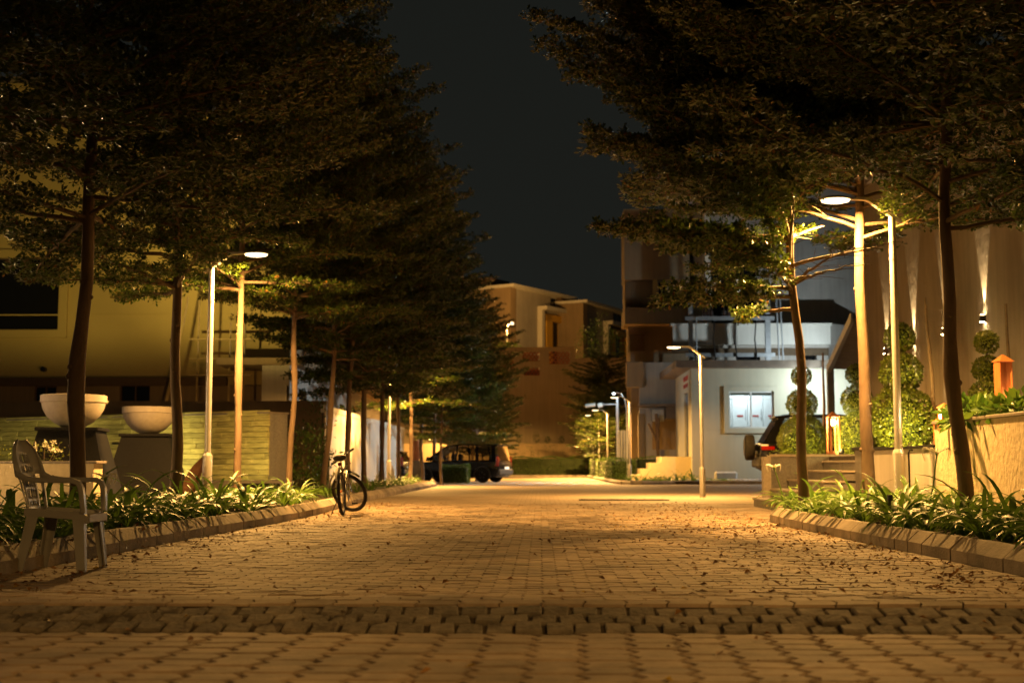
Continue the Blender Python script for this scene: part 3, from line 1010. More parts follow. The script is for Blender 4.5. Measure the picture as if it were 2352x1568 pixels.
# lily flowers
def lily_flower(px, py, Y, pxb, pyb, label, npet=9, s=1.0):
    top = at(px, py, Y); base = Vector((at(pxb, pyb, Y).x, Y, 0.13))
    r = empty('lily_flower', base, 0, label, 'flower', 'white lily flowers')
    mb = MB(); mb.tube([(0, 0, 0), ((top - base) * 0.5 + Vector((0.02, 0, 0))), top - base], [0.011, 0.009, 0.008], 6)
    mb.build('stalk', M['lily'], r)
    mb = MB(); mb.ball(top - base, 0.022, 8, 6)
    mb.build('calyx', M['lily'], r)
    rr = random.Random(px)
    for k in range(npet):
        az = 2 * PI * k / npet + rr.uniform(-.2, .2)
        L = rr.uniform(0.13, 0.2) * s
        pts = []
        for i in range(7):
            t = i / 6
            pts.append(top - base + Vector((math.cos(az) * L * 0.85 * math.sin(t * 2.2), math.sin(az) * L * 0.85 * math.sin(t * 2.2), L * (0.55 * math.sin(t * 2.4) - 0.75 * t * t))))
        m2 = MB(); m2.tube(pts, [0.006, 0.007, 0.007, 0.006, 0.005, 0.004, 0.002], 4, squash=0.4)
        m2.build('petal', M['petal'], r)
lily_flower(2152, 1042, 14.6, 2122, 1100, 'large spidery white lily flower on a tall stalk by the near right lamp post', 11, 1.15)
lily_flower(1778, 1074, 18.2, 1802, 1125, 'small spidery white lily flower in front of the stone steps planter', 9, 0.8)
lily_flower(242, 1098, 12.2, 236, 1150, 'withered white lily flower beside the chair armrest', 9, 0.8)

# fallen leaves on the paving
nL = 2700
xs, ysl = [], []
while len(xs) < nL:
    Y = 4.3 + (random.random() ** 1.2) * 22
    if random.random() < 0.62:
        x = 3.15 - abs(random.gauss(0, 1.15))
        if not (8 < Y < 19) and random.random() < 0.6: continue
        if x < -1: continue
    elif random.random() < 0.4:
        x = kx(KL, Y) + abs(random.gauss(0, 0.5)) + 0.03
    else:
        x = random.uniform(-3.6, 3.1)
        if random.random() < 0.3: continue
    if Y < 6.8 and random.random() < 0.55: continue
    xs.append(x); ysl.append(Y)
P = np.array([(x, y, hz(y) + 0.006) for x, y in zip(xs, ysl)])
az = rng.uniform(0, 6.28, nL); el = rng.normal(0.1, 0.25, nL)
D = np.stack([np.cos(az) * np.cos(el), np.sin(az) * np.cos(el), np.abs(np.sin(el))], 1)
N = np.stack([rng.normal(0, 0.5, nL), rng.normal(0, 0.5, nL), np.ones(nL)], 1)
L = rng.uniform(0.022, 0.062, nL)
V = leaves_from(P, D, N, L, L * rng.uniform(0.4, 0.65, nL), 0.35)
V[:, :, 2] = np.maximum(V[:, :, 2], P[:, None, 2] - 0.002)
o = bpy.data.objects.new('fallen_leaves', np_mesh('fallen_leaves', V, 4, LEAF_F, [M['dry']]))
COL.objects.link(o); tag(o, 'dry brown leaves scattered over the paving, thickest along the right kerb', 'fallen leaves', kind='stuff')
# litter in the beds
nL = 2600
P = np.array([((random.uniform(3.4, 5.1) if random.random() < .5 else random.uniform(-5.6, -3.7)), random.uniform(8, 20), 0.15) for _ in range(nL)])
az = rng.uniform(0, 6.28, nL); el = rng.normal(0.1, 0.3, nL)
D = np.stack([np.cos(az) * np.cos(el), np.sin(az) * np.cos(el), np.abs(np.sin(el))], 1)
N = np.stack([rng.normal(0, 0.5, nL), rng.normal(0, 0.5, nL), np.ones(nL)], 1)
L = rng.uniform(0.03, 0.07, nL)
o = bpy.data.objects.new('bed_leaves', np_mesh('bed_leaves', leaves_from(P, D, N, L, L * 0.5, 0.3), 4, LEAF_F, [M['dry']]))
COL.objects.link(o); tag(o, 'dry leaf litter on the soil under the lilies', 'leaf litter', kind='stuff')

# ================================================================ STREET LAMPS
def street_lamp(loc, rz, s, label, group, power=1.0):
    """4 m post; arm rises at 45 degrees towards local +x, flat oval head"""
    r = empty('street_lamp', loc, rz, label, 'street lamp', group)
    r.scale = (s, s, s)
    mb = MB(); mb.lathe([(0.082, -0.02), (0.082, 0.80), (0.078, 0.815), (0.050, 0.862), (0.048, 0.87)], 20)
    mb.box(-0.03, 0.03, -0.086, -0.080, 0.18, 0.42)
    mb.build('base_sleeve', M['pole'], r, smooth=True)
    mb = MB(); mb.tube([(0, 0, 0.86), (0, 0, 4.0)], [0.052, 0.046], 16); mb.tube([(0, 0, 3.42), (0, 0, 3.44)], [0.0535, 0.0535], 16)
    mb.build('post', M['pole'], r, smooth=True)
    mb = MB()
    mb.sweep([(-0.12, 0, 3.93), (0.30, 0, 4.235), (0.36, 0, 4.255), (0.55, 0, 4.262)], (0, 1, 0), [0.085, 0.085, 0.08, 0.07], [0.045, 0.045, 0.04, 0.03])
    mb.build('arm', M['pole'], r)
    mb = MB(); mb.lathe([(0.05, 0.045), (0.14, 0.040), (0.205, 0.018), (0.215, 0.0), (0.205, -0.006)], 28)
    mb.xform(Matrix.Translation((0.76, 0, 4.25)) @ Matrix.Diagonal((1.0, 0.8, 1, 1)))
    hd = mb.build('lamp_head', M['pole'], r, smooth=True)
    mb = MB(); mb.lathe([(0.196, 0.0), (0.185, -0.022), (0.12, -0.038), (0.01, -0.042)], 28)
    mb.xform(Matrix.Translation((0.76, 0, 4.243)) @ Matrix.Diagonal((1.0, 0.8, 1, 1)))
    mb.build('lamp_lens', M['lens'], r, smooth=True)
    add_light('lamp_light', 'AREA', (0.76, 0, 4.19), P_LAMP * power, WARM, 0.34, (0, 0, 0), r, sizey=0.26)
    return r
GLL = 'street lamps on the left side of the road'
GRL = 'street lamps on the right side of the road'
street_lamp((xat(476, 21.6), 21.6, ZB), 0, 1.0, 'near left street lamp whose head glows among the leaves beside the stone wall', GLL, 1.4)
street_lamp((xat(893, 47.0), 47.0, ZB), 0, 1.0, 'second left street lamp standing by the white fence', GLL, 1.5)
street_lamp((xat(2065, 17.3), 17.3, ZB), PI, 1.0, 'tall near right street lamp in the lily bed before the garden wall', GRL, 1.0)
street_lamp((xat(1613, 31.3), 31.3, 0.0), PI, 0.86, 'street lamp standing alone on the paving in front of the booth window', GRL, 0.9)
street_lamp((xat(1447, 57.0), 57.0, 0.1), PI, 0.87, 'street lamp in the corner bed beside the yellow stairs', GRL, 0.8)
street_lamp((xat(1396, 68.0), 68.0, 0.1), PI, 0.85, 'third lamp from the right road end, rising out of the trimmed hedge', GRL, 1.3)
street_lamp((xat(1377, 75.0), 75.0, 0.1), PI, 0.85, 'second lamp from the far end of the right hedge', GRL, 2.4)
street_lamp((xat(1364, 83.0), 83.0, 0.1), PI, 0.85, 'farthest small street lamp at the end of the right hedge', GRL, 1.3)
street_lamp((-5.6, 72.4, ZB), 0, 1.0, 'street lamp hidden among the far left trees beyond the parked car', GLL, 1.2)
street_lamp((-7.5, 90.0, 0.0), 0, 1.0, 'unseen street lamp added behind the left trees to brighten the retaining wall', GLL, 0.8)  # added out of sight behind the crowns to brighten the end wall
street_lamp((-5.6, -4.2, ZB), 0, 1.0, 'street lamp of the left row standing behind the camera', GLL, 0.22)
street_lamp((4.8, -5.5, ZB), PI, 1.0, 'street lamp of the right row standing behind the camera', GRL, 1.25)

# ================================================================ CHAIR
ch = empty('plastic_chair', (-3.475, 9.38, 0.0), R(-1), 'grey moulded plastic armchair with slotted back standing at the left kerb', 'chair')
ch.scale = (1, 0.86, 1)
W_ = 0.215
def legs_mb(fx, fy):
    """one flared leg with an L section"""
    mb = MB()
    top = Vector((fx * 0.195, fy * W_, 0.43)); bot = Vector((fx * 0.235 - (0.03 if fx < 0 else 0), fy * (W_ + 0.045), 0.0))
    for (dx, dy, w1, w2, t) in ((-fx * 0.034, 0, 0.088, 0.058, 0.012), (0, -fy * 0.030, 0.012, 0.012, 0.080)):
        rings = []
        for k, p in ((0, top), (1, bot)):
            w = (w1, w2)[k]; tt = t if t < 0.02 else (0.080, 0.052)[k]
            cx = p.x + dx * (1 if k == 0 else 0.66); cy = p.y + dy * (1 if k == 0 else 0.66)
            rings.append([(cx - w / 2, cy - tt / 2, p.z), (cx + w / 2, cy - tt / 2, p.z), (cx + w / 2, cy + tt / 2, p.z), (cx - w / 2, cy + tt / 2, p.z)])
        mb.loft(rings[::-1])
    return mb
for fx in (1, -1):
    for fy in (1, -1):
        legs_mb(fx, fy).build('leg', M['plastic'], ch)
mb = MB()                                         # seat shell with rolled front edge and side aprons
n = 10
rings = []
for i in range(n + 1):
    t = i / n
    x = -0.23 + 0.47 * t
    zc = 0.425 + (0.012 * math.cos(t * PI)) - (0.03 * max(0, t - 0.85) / 0.15)
    hw = 0.235 - 0.02 * abs(t - 0.6)
    up = [(x, -hw, zc - 0.045), (x, -hw, zc + 0.008), (x, -hw * 0.9, zc + 0.012), (x, -hw * .45, zc - 0.012), (x, 0, zc - 0.018), (x, hw * .45, zc - 0.012), (x, hw * 0.9, zc + 0.012), (x, hw, zc + 0.008), (x, hw, zc - 0.045)]
    dn = [(x, hw - 0.008, zc - 0.045), (x, hw - 0.01, zc - 0.004), (x, 0, zc - 0.026), (x, -hw + 0.01, zc - 0.004), (x, -hw + 0.008, zc - 0.045)]
    rings.append(up + dn)
mb.loft(rings)
mb.bbox(0.228, 0.246, -0.21, 0.21, 0.345, 0.412, 0.006)
mb.build('seat', M['plastic'], ch, smooth=True)
# back shell: curved sheet with real slots
def back_pt(u, v):
    z = 0.42 + 0.52 * v
    hw = 0.20 + 0.055 * math.sin(PI * min(v, 0.62) / 1.24) if v < 0.62 else 0.2516 * math.sqrt(max(0.0, 1 - ((v - 0.62) / 0.40) ** 2))
    x = -0.215 - 0.115 * v - 0.03 * v * v - 0.030 * (1 - u * u) + 0.012
    return Vector((x, u * hw, z))
NU, NV = 26, 30
def hole(i, j):
    u = (i + 0.5) / NU * 2 - 1; v = (j + 0.5) / NV
    if 0.08 < v < 0.55 and 0.52 < abs(u) < 0.84: return True            # side openings
    if abs(u) < 0.40 and 0.10 < v < 0.86:
        k = int((abs(u) + 0.07) / 0.20)
        cu = abs(abs(u) - k * 0.20)
        if cu < 0.06 and (j % 5) in (1, 2, 3) and not (0.47 < v < 0.56): return True
    return False
idx = {}
mb = MB(); fr = []
for j in range(NV + 1):
    for i in range(NU + 1):
        idx[i, j] = len(mb.v); mb.v.append(tuple(back_pt(i / NU * 2 - 1, j / NV)))
for j in range(NV):
    for i in range(NU):
        if not hole(i, j):
            mb.f.append((idx[i, j], idx[i + 1, j], idx[i + 1, j + 1], idx[i, j + 1])); mb.mi.append(0)
bo = mb.build('backrest', M['plastic'], ch, smooth=True)
md = bo.modifiers.new('thick', 'SOLIDIFY'); md.thickness = 0.009; md.offset = 0
for sgn in (-1, 1):                                # one flowing band: back rim -> arm -> front post
    pts = []
    for v in (1.0, 0.97, 0.9, 0.8, 0.7, 0.6, 0.52):
        p = back_pt(sgn * 0.99, min(v, 0.999)); pts.append(p)
    pts += [Vector((-0.22, sgn * 0.262, 0.665)), Vector((-0.12, sgn * 0.27, 0.650)), Vector((0.02, sgn * 0.272, 0.648)), Vector((0.13, sgn * 0.27, 0.648)), Vector((0.175, sgn * 0.266, 0.632)), Vector((0.195, sgn * 0.26, 0.59)), Vector((0.205, sgn * 0.25, 0.50)), Vector((0.21, sgn * 0.24, 0.42))]
    mb = MB(); rings = []
    for i, p in enumerate(pts):
        a = pts[max(0, i - 1)]; c = pts[min(len(pts) - 1, i + 1)]
        d = (c - a).normalized()
        k = min(1, max(0, (i - 4) / 3))
        wdir = (Vector((1, 0, 0)) * (1 - k) + Vector((0, 1, 0)) * k)
        wdir = (wdir - d * wdir.dot(d)).normalized(); nn = d.cross(wdir)
        w = (0.020, 0.022, 0.026, 0.03, 0.034, 0.04, 0.05, 0.056, 0.06, 0.062, 0.062, 0.062, 0.062, 0.058, 0.052)[i]
        t = 0.014 + 0.022 * min(1, max(0, (i - 3) / 3))
        rings.append([p + wdir * a_ * w / 2 + nn * b_ * t / 2 for a_, b_ in ((-1, -.6), (-.8, -1), (.8, -1), (1, -.6), (1, .6), (.8, 1), (-.8, 1), (-1, .6))])
    mb.loft(rings)
    mb.build('armrest', M['plastic'], ch, smooth=True)

# ================================================================ BICYCLE
bk = empty('bicycle', (xat(800, 20.2), 20.15, 0.0), R(84), 'black mountain bicycle on its kickstand at the left kerb with its front wheel turned', 'bicycle')
bk.rotation_euler = (R(-5), 0, R(91))
def wheel(parent, c, mtx=None, name='wheel'):
    mb = MB()
    Rr, tr = 0.305, 0.027
    rings = []
    for k in range(40):
        a = 2 * PI * k / 40
        rings.append([Vector((c[0] + math.cos(a) * (Rr + tr * math.cos(b)), c[1] + tr * math.sin(b), c[2] + math.sin(a) * (Rr + tr * math.cos(b)))) for b in [2 * PI * q / 8 for q in range(8)]])
    rings.append(rings[0]); mb.loft(rings, False, False)
    if mtx: mb.xform(mtx)
    w = mb.build(name, M['rubber'], parent, smooth=True)
    mb = MB(); rings = []
    for k in range(36):
        a = 2 * PI * k / 36
        rings.append([Vector((c[0] + math.cos(a) * r_, c[1] + y_, c[2] + math.sin(a) * r_)) for r_, y_ in ((0.285, -.012), (0.268, -.010), (0.268, .010), (0.285, .012))])
    rings.append(rings[0]); mb.loft(rings, False, False)
    if mtx: mb.xform(mtx)
    mb.build('rim', M['blackmetal'], w, smooth=True)
    mb = MB()
    for k in range(32):
        a = 2 * PI * k / 32; s = 1 if k % 2 else -1
        mb.tube([(c[0] + math.cos(a + .3 * s) * .02, c[1] + .03 * s, c[2] + math.sin(a + .3 * s) * .02), (c[0] + math.cos(a) * .27, c[1], c[2] + math.sin(a) * .27)], 0.0012, 3)
    mb.tube([(c[0], c[1] - .045, c[2]), (c[0], c[1] + .045, c[2])], 0.02, 10)
    if mtx: mb.xform(mtx)
    mb.build('spoke_set', M['chrome'], w)
    return w
RH, FH, BB = Vector((-0.50, 0, 0.332)), Vector((0.57, 0, 0.332)), Vector((-0.07, 0, 0.29))
HT, HB, ST = Vector((0.36, 0, 0.80)), Vector((0.405, 0, 0.69)), Vector((-0.235, 0, 0.74))
wheel(bk, RH)
mb = MB()
mb.tube([HT + Vector((0, 0, -.03)), ST + Vector((0.01, 0, -.08))], 0.018, 8); mb.tube([HB, BB], 0.022, 8); mb.tube([BB, ST], 0.018, 8); mb.tube([HB + Vector((.005, 0, -.02)), HT], 0.024, 8)
for s in (-1, 1):
    mb.tube([BB + Vector((-.03, s * .02, 0)), Vector((-.25, s * .045, .31)), RH + Vector((0, s * .06, 0))], 0.010, 6)
    mb.tube([ST + Vector((0, s * .012, -.06)), Vector((-.34, s * .045, .60)), RH + Vector((0, s * .06, 0))], 0.008, 6)
mb.build('frame', M['bikeframe'], bk, smooth=True)
mb = MB(); mb.tube([ST, ST + Vector((-.035, 0, .12))], 0.0135, 8)
mb.build('seat_post', M['chrome'], bk, smooth=True)
mb = MB(); c0 = ST + Vector((-.04, 0, .14))
rings = []
for i, (dx, w, h) in enumerate(((-.15, .06, .02), (-.13, .105, .045), (-.07, .11, .052), (0.0, .065, .045), (.06, .03, .035), (.12, .022, .028), (.14, .012, .015))):
    rings.append([c0 + Vector((dx, w * math.cos(2 * PI * k / 12), h * math.sin(2 * PI * k / 12))) for k in range(12)])
mb.loft(rings); mb.build('saddle', M['saddle'], bk, smooth=True)
mb = MB(); mb.bbox(c0.x - .165, c0.x - .145, -.028, .028, c0.z - .125, c0.z - .07, .006); mb.build('tail_reflector', M['redlens'], bk)
mb = MB(); mb.lathe([(0.085, -.004), (0.088, 0), (0.085, .004)], 26); mb.xform(Matrix.Translation(BB + Vector((0, -.05, 0))) @ Matrix.Rotation(PI / 2, 4, 'X'))
mb.build('chainring', M['blackmetal'], bk)
for s in (-1, 1):
    ca = R(-50) if s < 0 else R(130)
    e = BB + Vector((math.cos(ca) * .17, s * .085, math.sin(ca) * .17))
    mb = MB(); mb.tube([BB + Vector((0, s * .07, 0)), e], .010, 6); c_ = mb.build('crank', M['chrome'], bk)
    mb = MB(); mb.bbox(e.x - .045, e.x + .045, e.y + (0 if s > 0 else -.09), e.y + (.09 if s > 0 else 0), e.z - .012, e.z + .012, .005); mb.build('pedal', M['rubber'], bk)
mb = MB(); mb.tube([Vector((-.30, .06, .30)), Vector((-.36, .20, 0.02))], .009, 6); mb.box(-.40, -.34, .185, .215, -.0, .02); mb.build('kickstand', M['blackmetal'], bk)
def fender(parent, c, a0, a1, mtx=None, r=.375):
    mb = MB(); rings = []
    for k in range(13):
        a = a0 + (a1 - a0) * k / 12; w = .028 + .012 * math.sin(PI * k / 12)
        o_ = Vector((math.cos(a), 0, math.sin(a)))
        rings.append([c + o_ * r + Vector((0, -w, 0)) - o_ * .01, c + o_ * (r + .012), c + o_ * r + Vector((0, w, 0)) - o_ * .01, c + o_ * (r - .006)])
    mb.loft(rings)
    if mtx: mb.xform(mtx)
    return mb.build('mudguard', M['carcladding'], parent, smooth=True)
fender(bk, RH, R(70), R(150), r=.40)
# everything that turns with the handlebar
ax = (HT - HB).normalized(); steer = Matrix.Translation(HB) @ Matrix.Rotation(R(64), 4, ax) @ Matrix.Translation(-HB)
wheel(bk, FH, steer)
fender(bk, FH, R(28), R(150), steer, r=.385)
mb = MB()
cr = HB + Vector((.02, 0, -.03))
for s in (-1, 1):
    mb.tube([cr + Vector((0, s * .065, 0)), FH + Vector((-.01, s * .065, .12)), FH + Vector((0, s * .058, 0))], [.017, .017, .011], 8)
mb.tube([cr + Vector((0, -.07, 0)), cr + Vector((0, .07, 0))], .018, 8)
mb.xform(steer); mb.build('fork', M['bikeframe'], bk, smooth=True)
mb = MB(); stem = HT + ax * .05
mb.tube([HT - ax * .02, stem, stem + Vector((.08, 0, .045))], .015, 8)
bar = stem + Vector((.08, 0, .045))
mb.tube([bar + Vector((-.05, -.31, .035)), bar + Vector((-.02, -.20, .03)), bar + Vector((0, -.06, 0)), bar + Vector((0, .06, 0)), bar + Vector((-.02, .20, .03)), bar + Vector((-.05, .31, .035))], .0125, 8)
mb.xform(steer); mb.build('handlebar', M['blackmetal'], bk, smooth=True)
for s in (-1, 1):
    mb = MB(); mb.tube([bar + Vector((-.03, s * .20, .031)), bar + Vector((-.055, s * .325, .036))], .019, 8)
    mb.xform(steer); mb.build('grip', M['rubber'], bk, smooth=True)
    mb = MB(); mb.tube([bar + Vector((-.01, s * .17, .02)), bar + Vector((.055, s * .20, .0)), bar + Vector((.06, s * .27, -.01))], .007, 5); mb.bbox(bar.x - .02, bar.x + .03, bar.y + s * .165 - .02, bar.y + s * .165 + .02, bar.z, bar.z + .05, .006)
    mb.xform(steer); mb.build('brake_lever', M['blackmetal'], bk)
mb = MB()
for s in (-1, 1):
    mb.tube([bar + Vector((.02, s * .15, .02)), bar + Vector((.10, s * .12, .01)), bar + Vector((.12, s * .03, -.10)), HB + Vector((.05, s * .01, -.02))], .003, 4)
mb.xform(steer); mb.build('cable', M['rubber'], bk)
mb = MB(); mb.bbox(FH.x + .10, FH.x + .17, -.006, .006, FH.z + .03, FH.z + .08, .003); mb.xform(steer); mb.build('wheel_reflector', M['amber'], bk)

# ================================================================ LEFT GARDEN: URNS, STONE WALL, LOW WALL
for k, (px, py, Y, lab, labp) in enumerate([(170, 908, 22.0, 'large pale stone bowl on the nearer black pedestal, left behind the thick tree', 'near black granite pedestal with flared sides under the left stone bowl'),
                                           (343, 935, 26.6, 'smaller looking pale stone bowl on the far black pedestal beside the second tree', 'far black granite pedestal with flared sides under the right stone bowl')]):
    c = at(px, py, Y); zt = c.z
    rb = 0.55
    pz = zt - 0.56
    p = empty('pedestal', (c.x, Y, 0.0), R(8), labp, 'pedestal', 'granite pedestals')
    mb = MB(); mb.loft([[(-.80, -.80, 0.05), (.80, -.80, 0.05), (.80, .80, 0.05), (-.80, .80, 0.05)], [(-.47, -.47, pz - 0.06), (.47, -.47, pz - .06), (.47, .47, pz - .06), (-.47, .47, pz - .06)]])
    mb.build('shaft', M['granite'], p)
    mb = MB(); mb.bbox(-.52, .52, -.52, .52, pz - 0.06, pz, .01); mb.build('cap_slab', M['granite'], p)
    b = empty('stone_bowl', (c.x, Y, pz + 0.003), 0, lab, 'bowl', 'stone bowls')
    mb = MB()
    prof = [(0.12, 0.0), (0.20, 0.015), (0.33, 0.09), (0.44, 0.20), (0.505, 0.32), (0.53, 0.42), (0.532, 0.43), (rb, 0.435), (rb, 0.55), (rb - .02, 0.56), (rb - .055, 0.555), (rb - .06, 0.46), (0.40, 0.26), (0.20, 0.12), (0.01, 0.09)]
    mb.lathe(prof, 48); mb.build('bowl', M['urn'], b, smooth=True)

# stone-clad feature wall, running from far left to its near right end
A = Vector((-15.2, 34.6)); B = Vector((xat(617, 29.4), 29.4))
dv = (B - A); LW = dv.length; ang = math.atan2(dv.y, dv.x)
ZT = 1.98
fw = empty('stone_feature_wall', (A.x, A.y, 0), ang, 'long garden wall clad in yellow green lit split stone strips behind the bowls', 'wall')
mb = MB(); mb.box(0, LW, 0.03, 0.62, 0.0, ZT - 0.02); mb.build('wall_core', M['greygranite'], fw)
mb = MB(); mb.box(-.02, LW + .02, -.02, 0.66, ZT - 0.02, ZT + 0.02); mb.build('coping', M['cap'], fw)
sm = {}
rr = random.Random(5)
zz = 0.42; cnt = 0
while zz < ZT - 0.05:
    h = 0.125
    x = -rr.uniform(0, .4)
    while x < LW:
        l = rr.choice((0.45, 0.6, 0.8, 0.95))
        x0 = max(x, 0.0); x1 = min(x + l, LW)
        if x1 - x0 > 0.05 and x1 > LW - 10.4 and cnt < 299:
            key = round(x1 - x0, 3)
            if key not in sm:
                m2 = MB(); LL = x1 - x0 - 0.006; d1 = rr.uniform(.0, .012)
                m2.loft([[(0, 0.028, 0.003), (LL, 0.028, 0.003), (LL, 0.028, h - .003), (0, 0.028, h - .003)], [(0, 0, 0.003), (LL, 0, 0.003), (LL, 0, h - .003), (0, 0, h - .003)], [(0.012, -0.008 - d1, 0.016), (LL - .012, -0.008 - d1, 0.012), (LL - .012, -0.010, h - .014), (0.012, -0.012, h - .010)]], cap0=False)
                sm[key] = m2.mesh('stone_strip', [M['strip']])
            o = bpy.data.objects.new('stone_strip', sm[key]); COL.objects.link(o); o.parent = fw
            o.location = (x0, rr.uniform(-0.012, 0.012), zz); cnt += 1
        x += l
    zz += h
for (p0, p1) in ((242, 286), (416, 443)):
    t0 = (xat((p0 + p1) / 2, 31.6) - A.x) / (B.x - A.x) * LW
    hw_ = (p1 - p0) / 2 / 93.0
    mb = MB(); mb.box(t0 - hw_, t0 + hw_, -.035, .03, 1.30, 1.34); mb.build('weir_slot', M['blackmetal'], fw)
bs = empty('water_basin', (-9.0, 28.6, 0.0), 0, 'low grey granite basin below the stone wall', 'basin')
mb = MB(); mb.bbox(-10.4, -5.62, 28.1, 29.2, 0.0, 0.44, .015); mb.build('basin_wall', M['greygranite'], bs, world=True)
mb = MB(); mb.box(-6.6, -5.7, 28.0, 28.099, 0.02, 0.38); mb.build('front_slab', M['granite'], bs, world=True)
# garden ground lights (lit fixtures at the wall foot)
def uplight(loc, to, power, label, color=(1.0, 0.80, 0.28), spot=R(120)):
    r = empty('garden_spotlight', loc, 0, label, 'garden light', 'small garden spotlights')
    d = (Vector(to) - Vector(loc)).normalized()
    mb = MB(); mb.tube([(0, 0, -0.1), (0, 0, 0.05)], 0.012, 8); mb.tube([Vector((0, 0, .06)) - d * .06, Vector((0, 0, .06)) + d * .05], 0.045, 12)
    mb.build('housing', M['blackmetal'], r, smooth=True)
    mb = MB(); e = Vector((0, 0, .06)) + d * .052; mb.tube([e, e + d * .004], .036, 12); mb.build('lens', M['dimlens'], r)
    add_light('spot_light', 'SPOT', Vector((0, 0, .06)) + d * .08, power, color, .03, d.to_track_quat('-Z', 'Y').to_euler(), r, spot, 0.8)
    return r
uplight((-9.0, 28.9, 0.48), (-9.6, 31.4, 1.0), 300, 'small spotlight behind the far pedestal shining on the stone wall')
uplight((-12.8, 30.2, 0.2), (-13.2, 33.0, 1.2), 190, 'small spotlight behind the near pedestal shining on the stone wall')
uplight((-6.6, 28.2, 0.48), (-7.2, 30.0, 1.2), 60, 'small spotlight at the right end of the stone wall')
# curled dark plate sculpture
s = at(448, 1125, 26.5)
mb = MB(); rings = []
for i in range(9):
    t = i / 8; w = 0.16 * math.sin(PI * (0.12 + 0.85 * t)) + .01
    cx = -0.12 + 0.34 * t * t; z = 0.0 + 0.92 * t
    rings.append([(cx - w * .9, -0.12 * (1 - t), z - .02), (cx - w * .3, .05, z), (cx + w * .4, .07, z + .01), (cx + w, -0.08, z - .02), (cx + w * .4, .04, z - .01), (cx - w * .3, .02, z - .01)])
mb.loft(rings)
tag(mb.build('curled_sculpture', M['cloth'], smooth=True), 'dark rusty curled leaf shape standing left of the nearest left lamp', 'sculpture').location = (s.x, 26.5, 0.1)

lw = empty('low_garden_wall', (-6.9, 19.6, 0), 0, 'low rendered garden wall glowing orange behind the plastic chair', 'wall')
mb = MB(); mb.box(-13.5, -6.85, 19.6, 20.0, 0, 0.79); mb.build('wall_body', M['planterwall'], lw, world=True)
mb = MB(); mb.bbox(-13.55, -6.80, 19.56, 20.04, 0.79, 0.83, .006); mb.build('coping', M['cap'], lw, world=True)
def bush(name, loc, rx, ry, rz_, n, lm, leaf, label, cat, group=None, stems=5, seed=1, flowers=None):
    rr = np.random.default_rng(seed)
    r = empty(name, loc, 0, label, cat, group)
    mb = MB()
    for k in range(stems):
        a = rr.uniform(0, 6.28); e = Vector((math.cos(a) * rx * .7, math.sin(a) * ry * .7, rz_ * rr.uniform(.5, .95)))
        mb.tube([(0, 0, 0), e * .5 + Vector((0, 0, rz_ * .1)), e], [.012, .008, .004], 4)
    mb.build('stem', M['twig'], r)
    d = rr.normal(0, 1, (n, 3)); d /= np.linalg.norm(d, axis=1, keepdims=True)
    rad = rr.uniform(0.35, 1.0, n) ** 0.6
    lump = 1 + 0.22 * np.sin(d[:, 0] * 7 + seed) * np.cos(d[:, 1] * 6) + 0.12 * np.sin(d[:, 2] * 11)
    P = d * np.array([[rx, ry, rz_ * .5]]) * (rad * lump)[:, None] + np.array([[0, 0, rz_ * .55]])
    D = d + rr.normal(0, .6, (n, 3)); N = rr.normal(0, .6, (n, 3)) + np.array([[0, 0, 1.0]])
    L = leaf * rr.uniform(.6, 1.3, n)
    o = bpy.data.objects.new('foliage', np_mesh('foliage', leaves_from(P, D, N, L, L * .45, .1), 4, LEAF_F, [lm])); COL.objects.link(o); o.parent = r
    if flowers:
        k = flowers[0]; P2 = P[np.argsort(-P[:, 2])[:k * 3:3]]
        V = leaves_from(np.repeat(P2, 5, 0), rr.normal(0, 1, (len(P2) * 5, 3)), np.tile([[0, 0, 1.0]], (len(P2) * 5, 1)), np.full(len(P2) * 5, .05), np.full(len(P2) * 5, .04))
        o = bpy.data.objects.new('blossom', np_mesh('blossom', V, 4, LEAF_F, [flowers[1]])); COL.objects.link(o); o.parent = r
    return r
bush('flowering_shrub', (-7.9, 20.3, .6), .35, .3, .55, 260, M['topleaf'], .05, 'loose shrub with tiny white flowers above the orange lit low wall', 'shrub', seed=5, flowers=(22, M['petal']))
bush('flowering_shrub', (-8.6, 20.4, .6), .3, .3, .45, 200, M['topleaf'], .05, 'smaller green shrub at the left picture edge above the low wall', 'shrub', seed=6)
bush('garden_shrub', (xat(700, 31.0), 31.0, 0.1), .7, .6, 1.55, 1100, M['hedgeleaf'], .11, 'tall loose shrub between the stone wall end and the leaning tree', 'shrub', seed=7)
bush('garden_shrub', (xat(725, 33.5), 33.5, 0.1), .45, .45, 2.6, 330, M['hedgeleaf'], .11, 'thin tall shrub behind the leaning tree left of the bicycle', 'shrub', seed=8)
bush('garden_shrub', (xat(645, 31.5), 31.5, 0.1), .5, .5, 1.2, 500, M['hedgeleaf'], .10, 'dark low shrub at the grey end of the stone wall', 'shrub', seed=9)

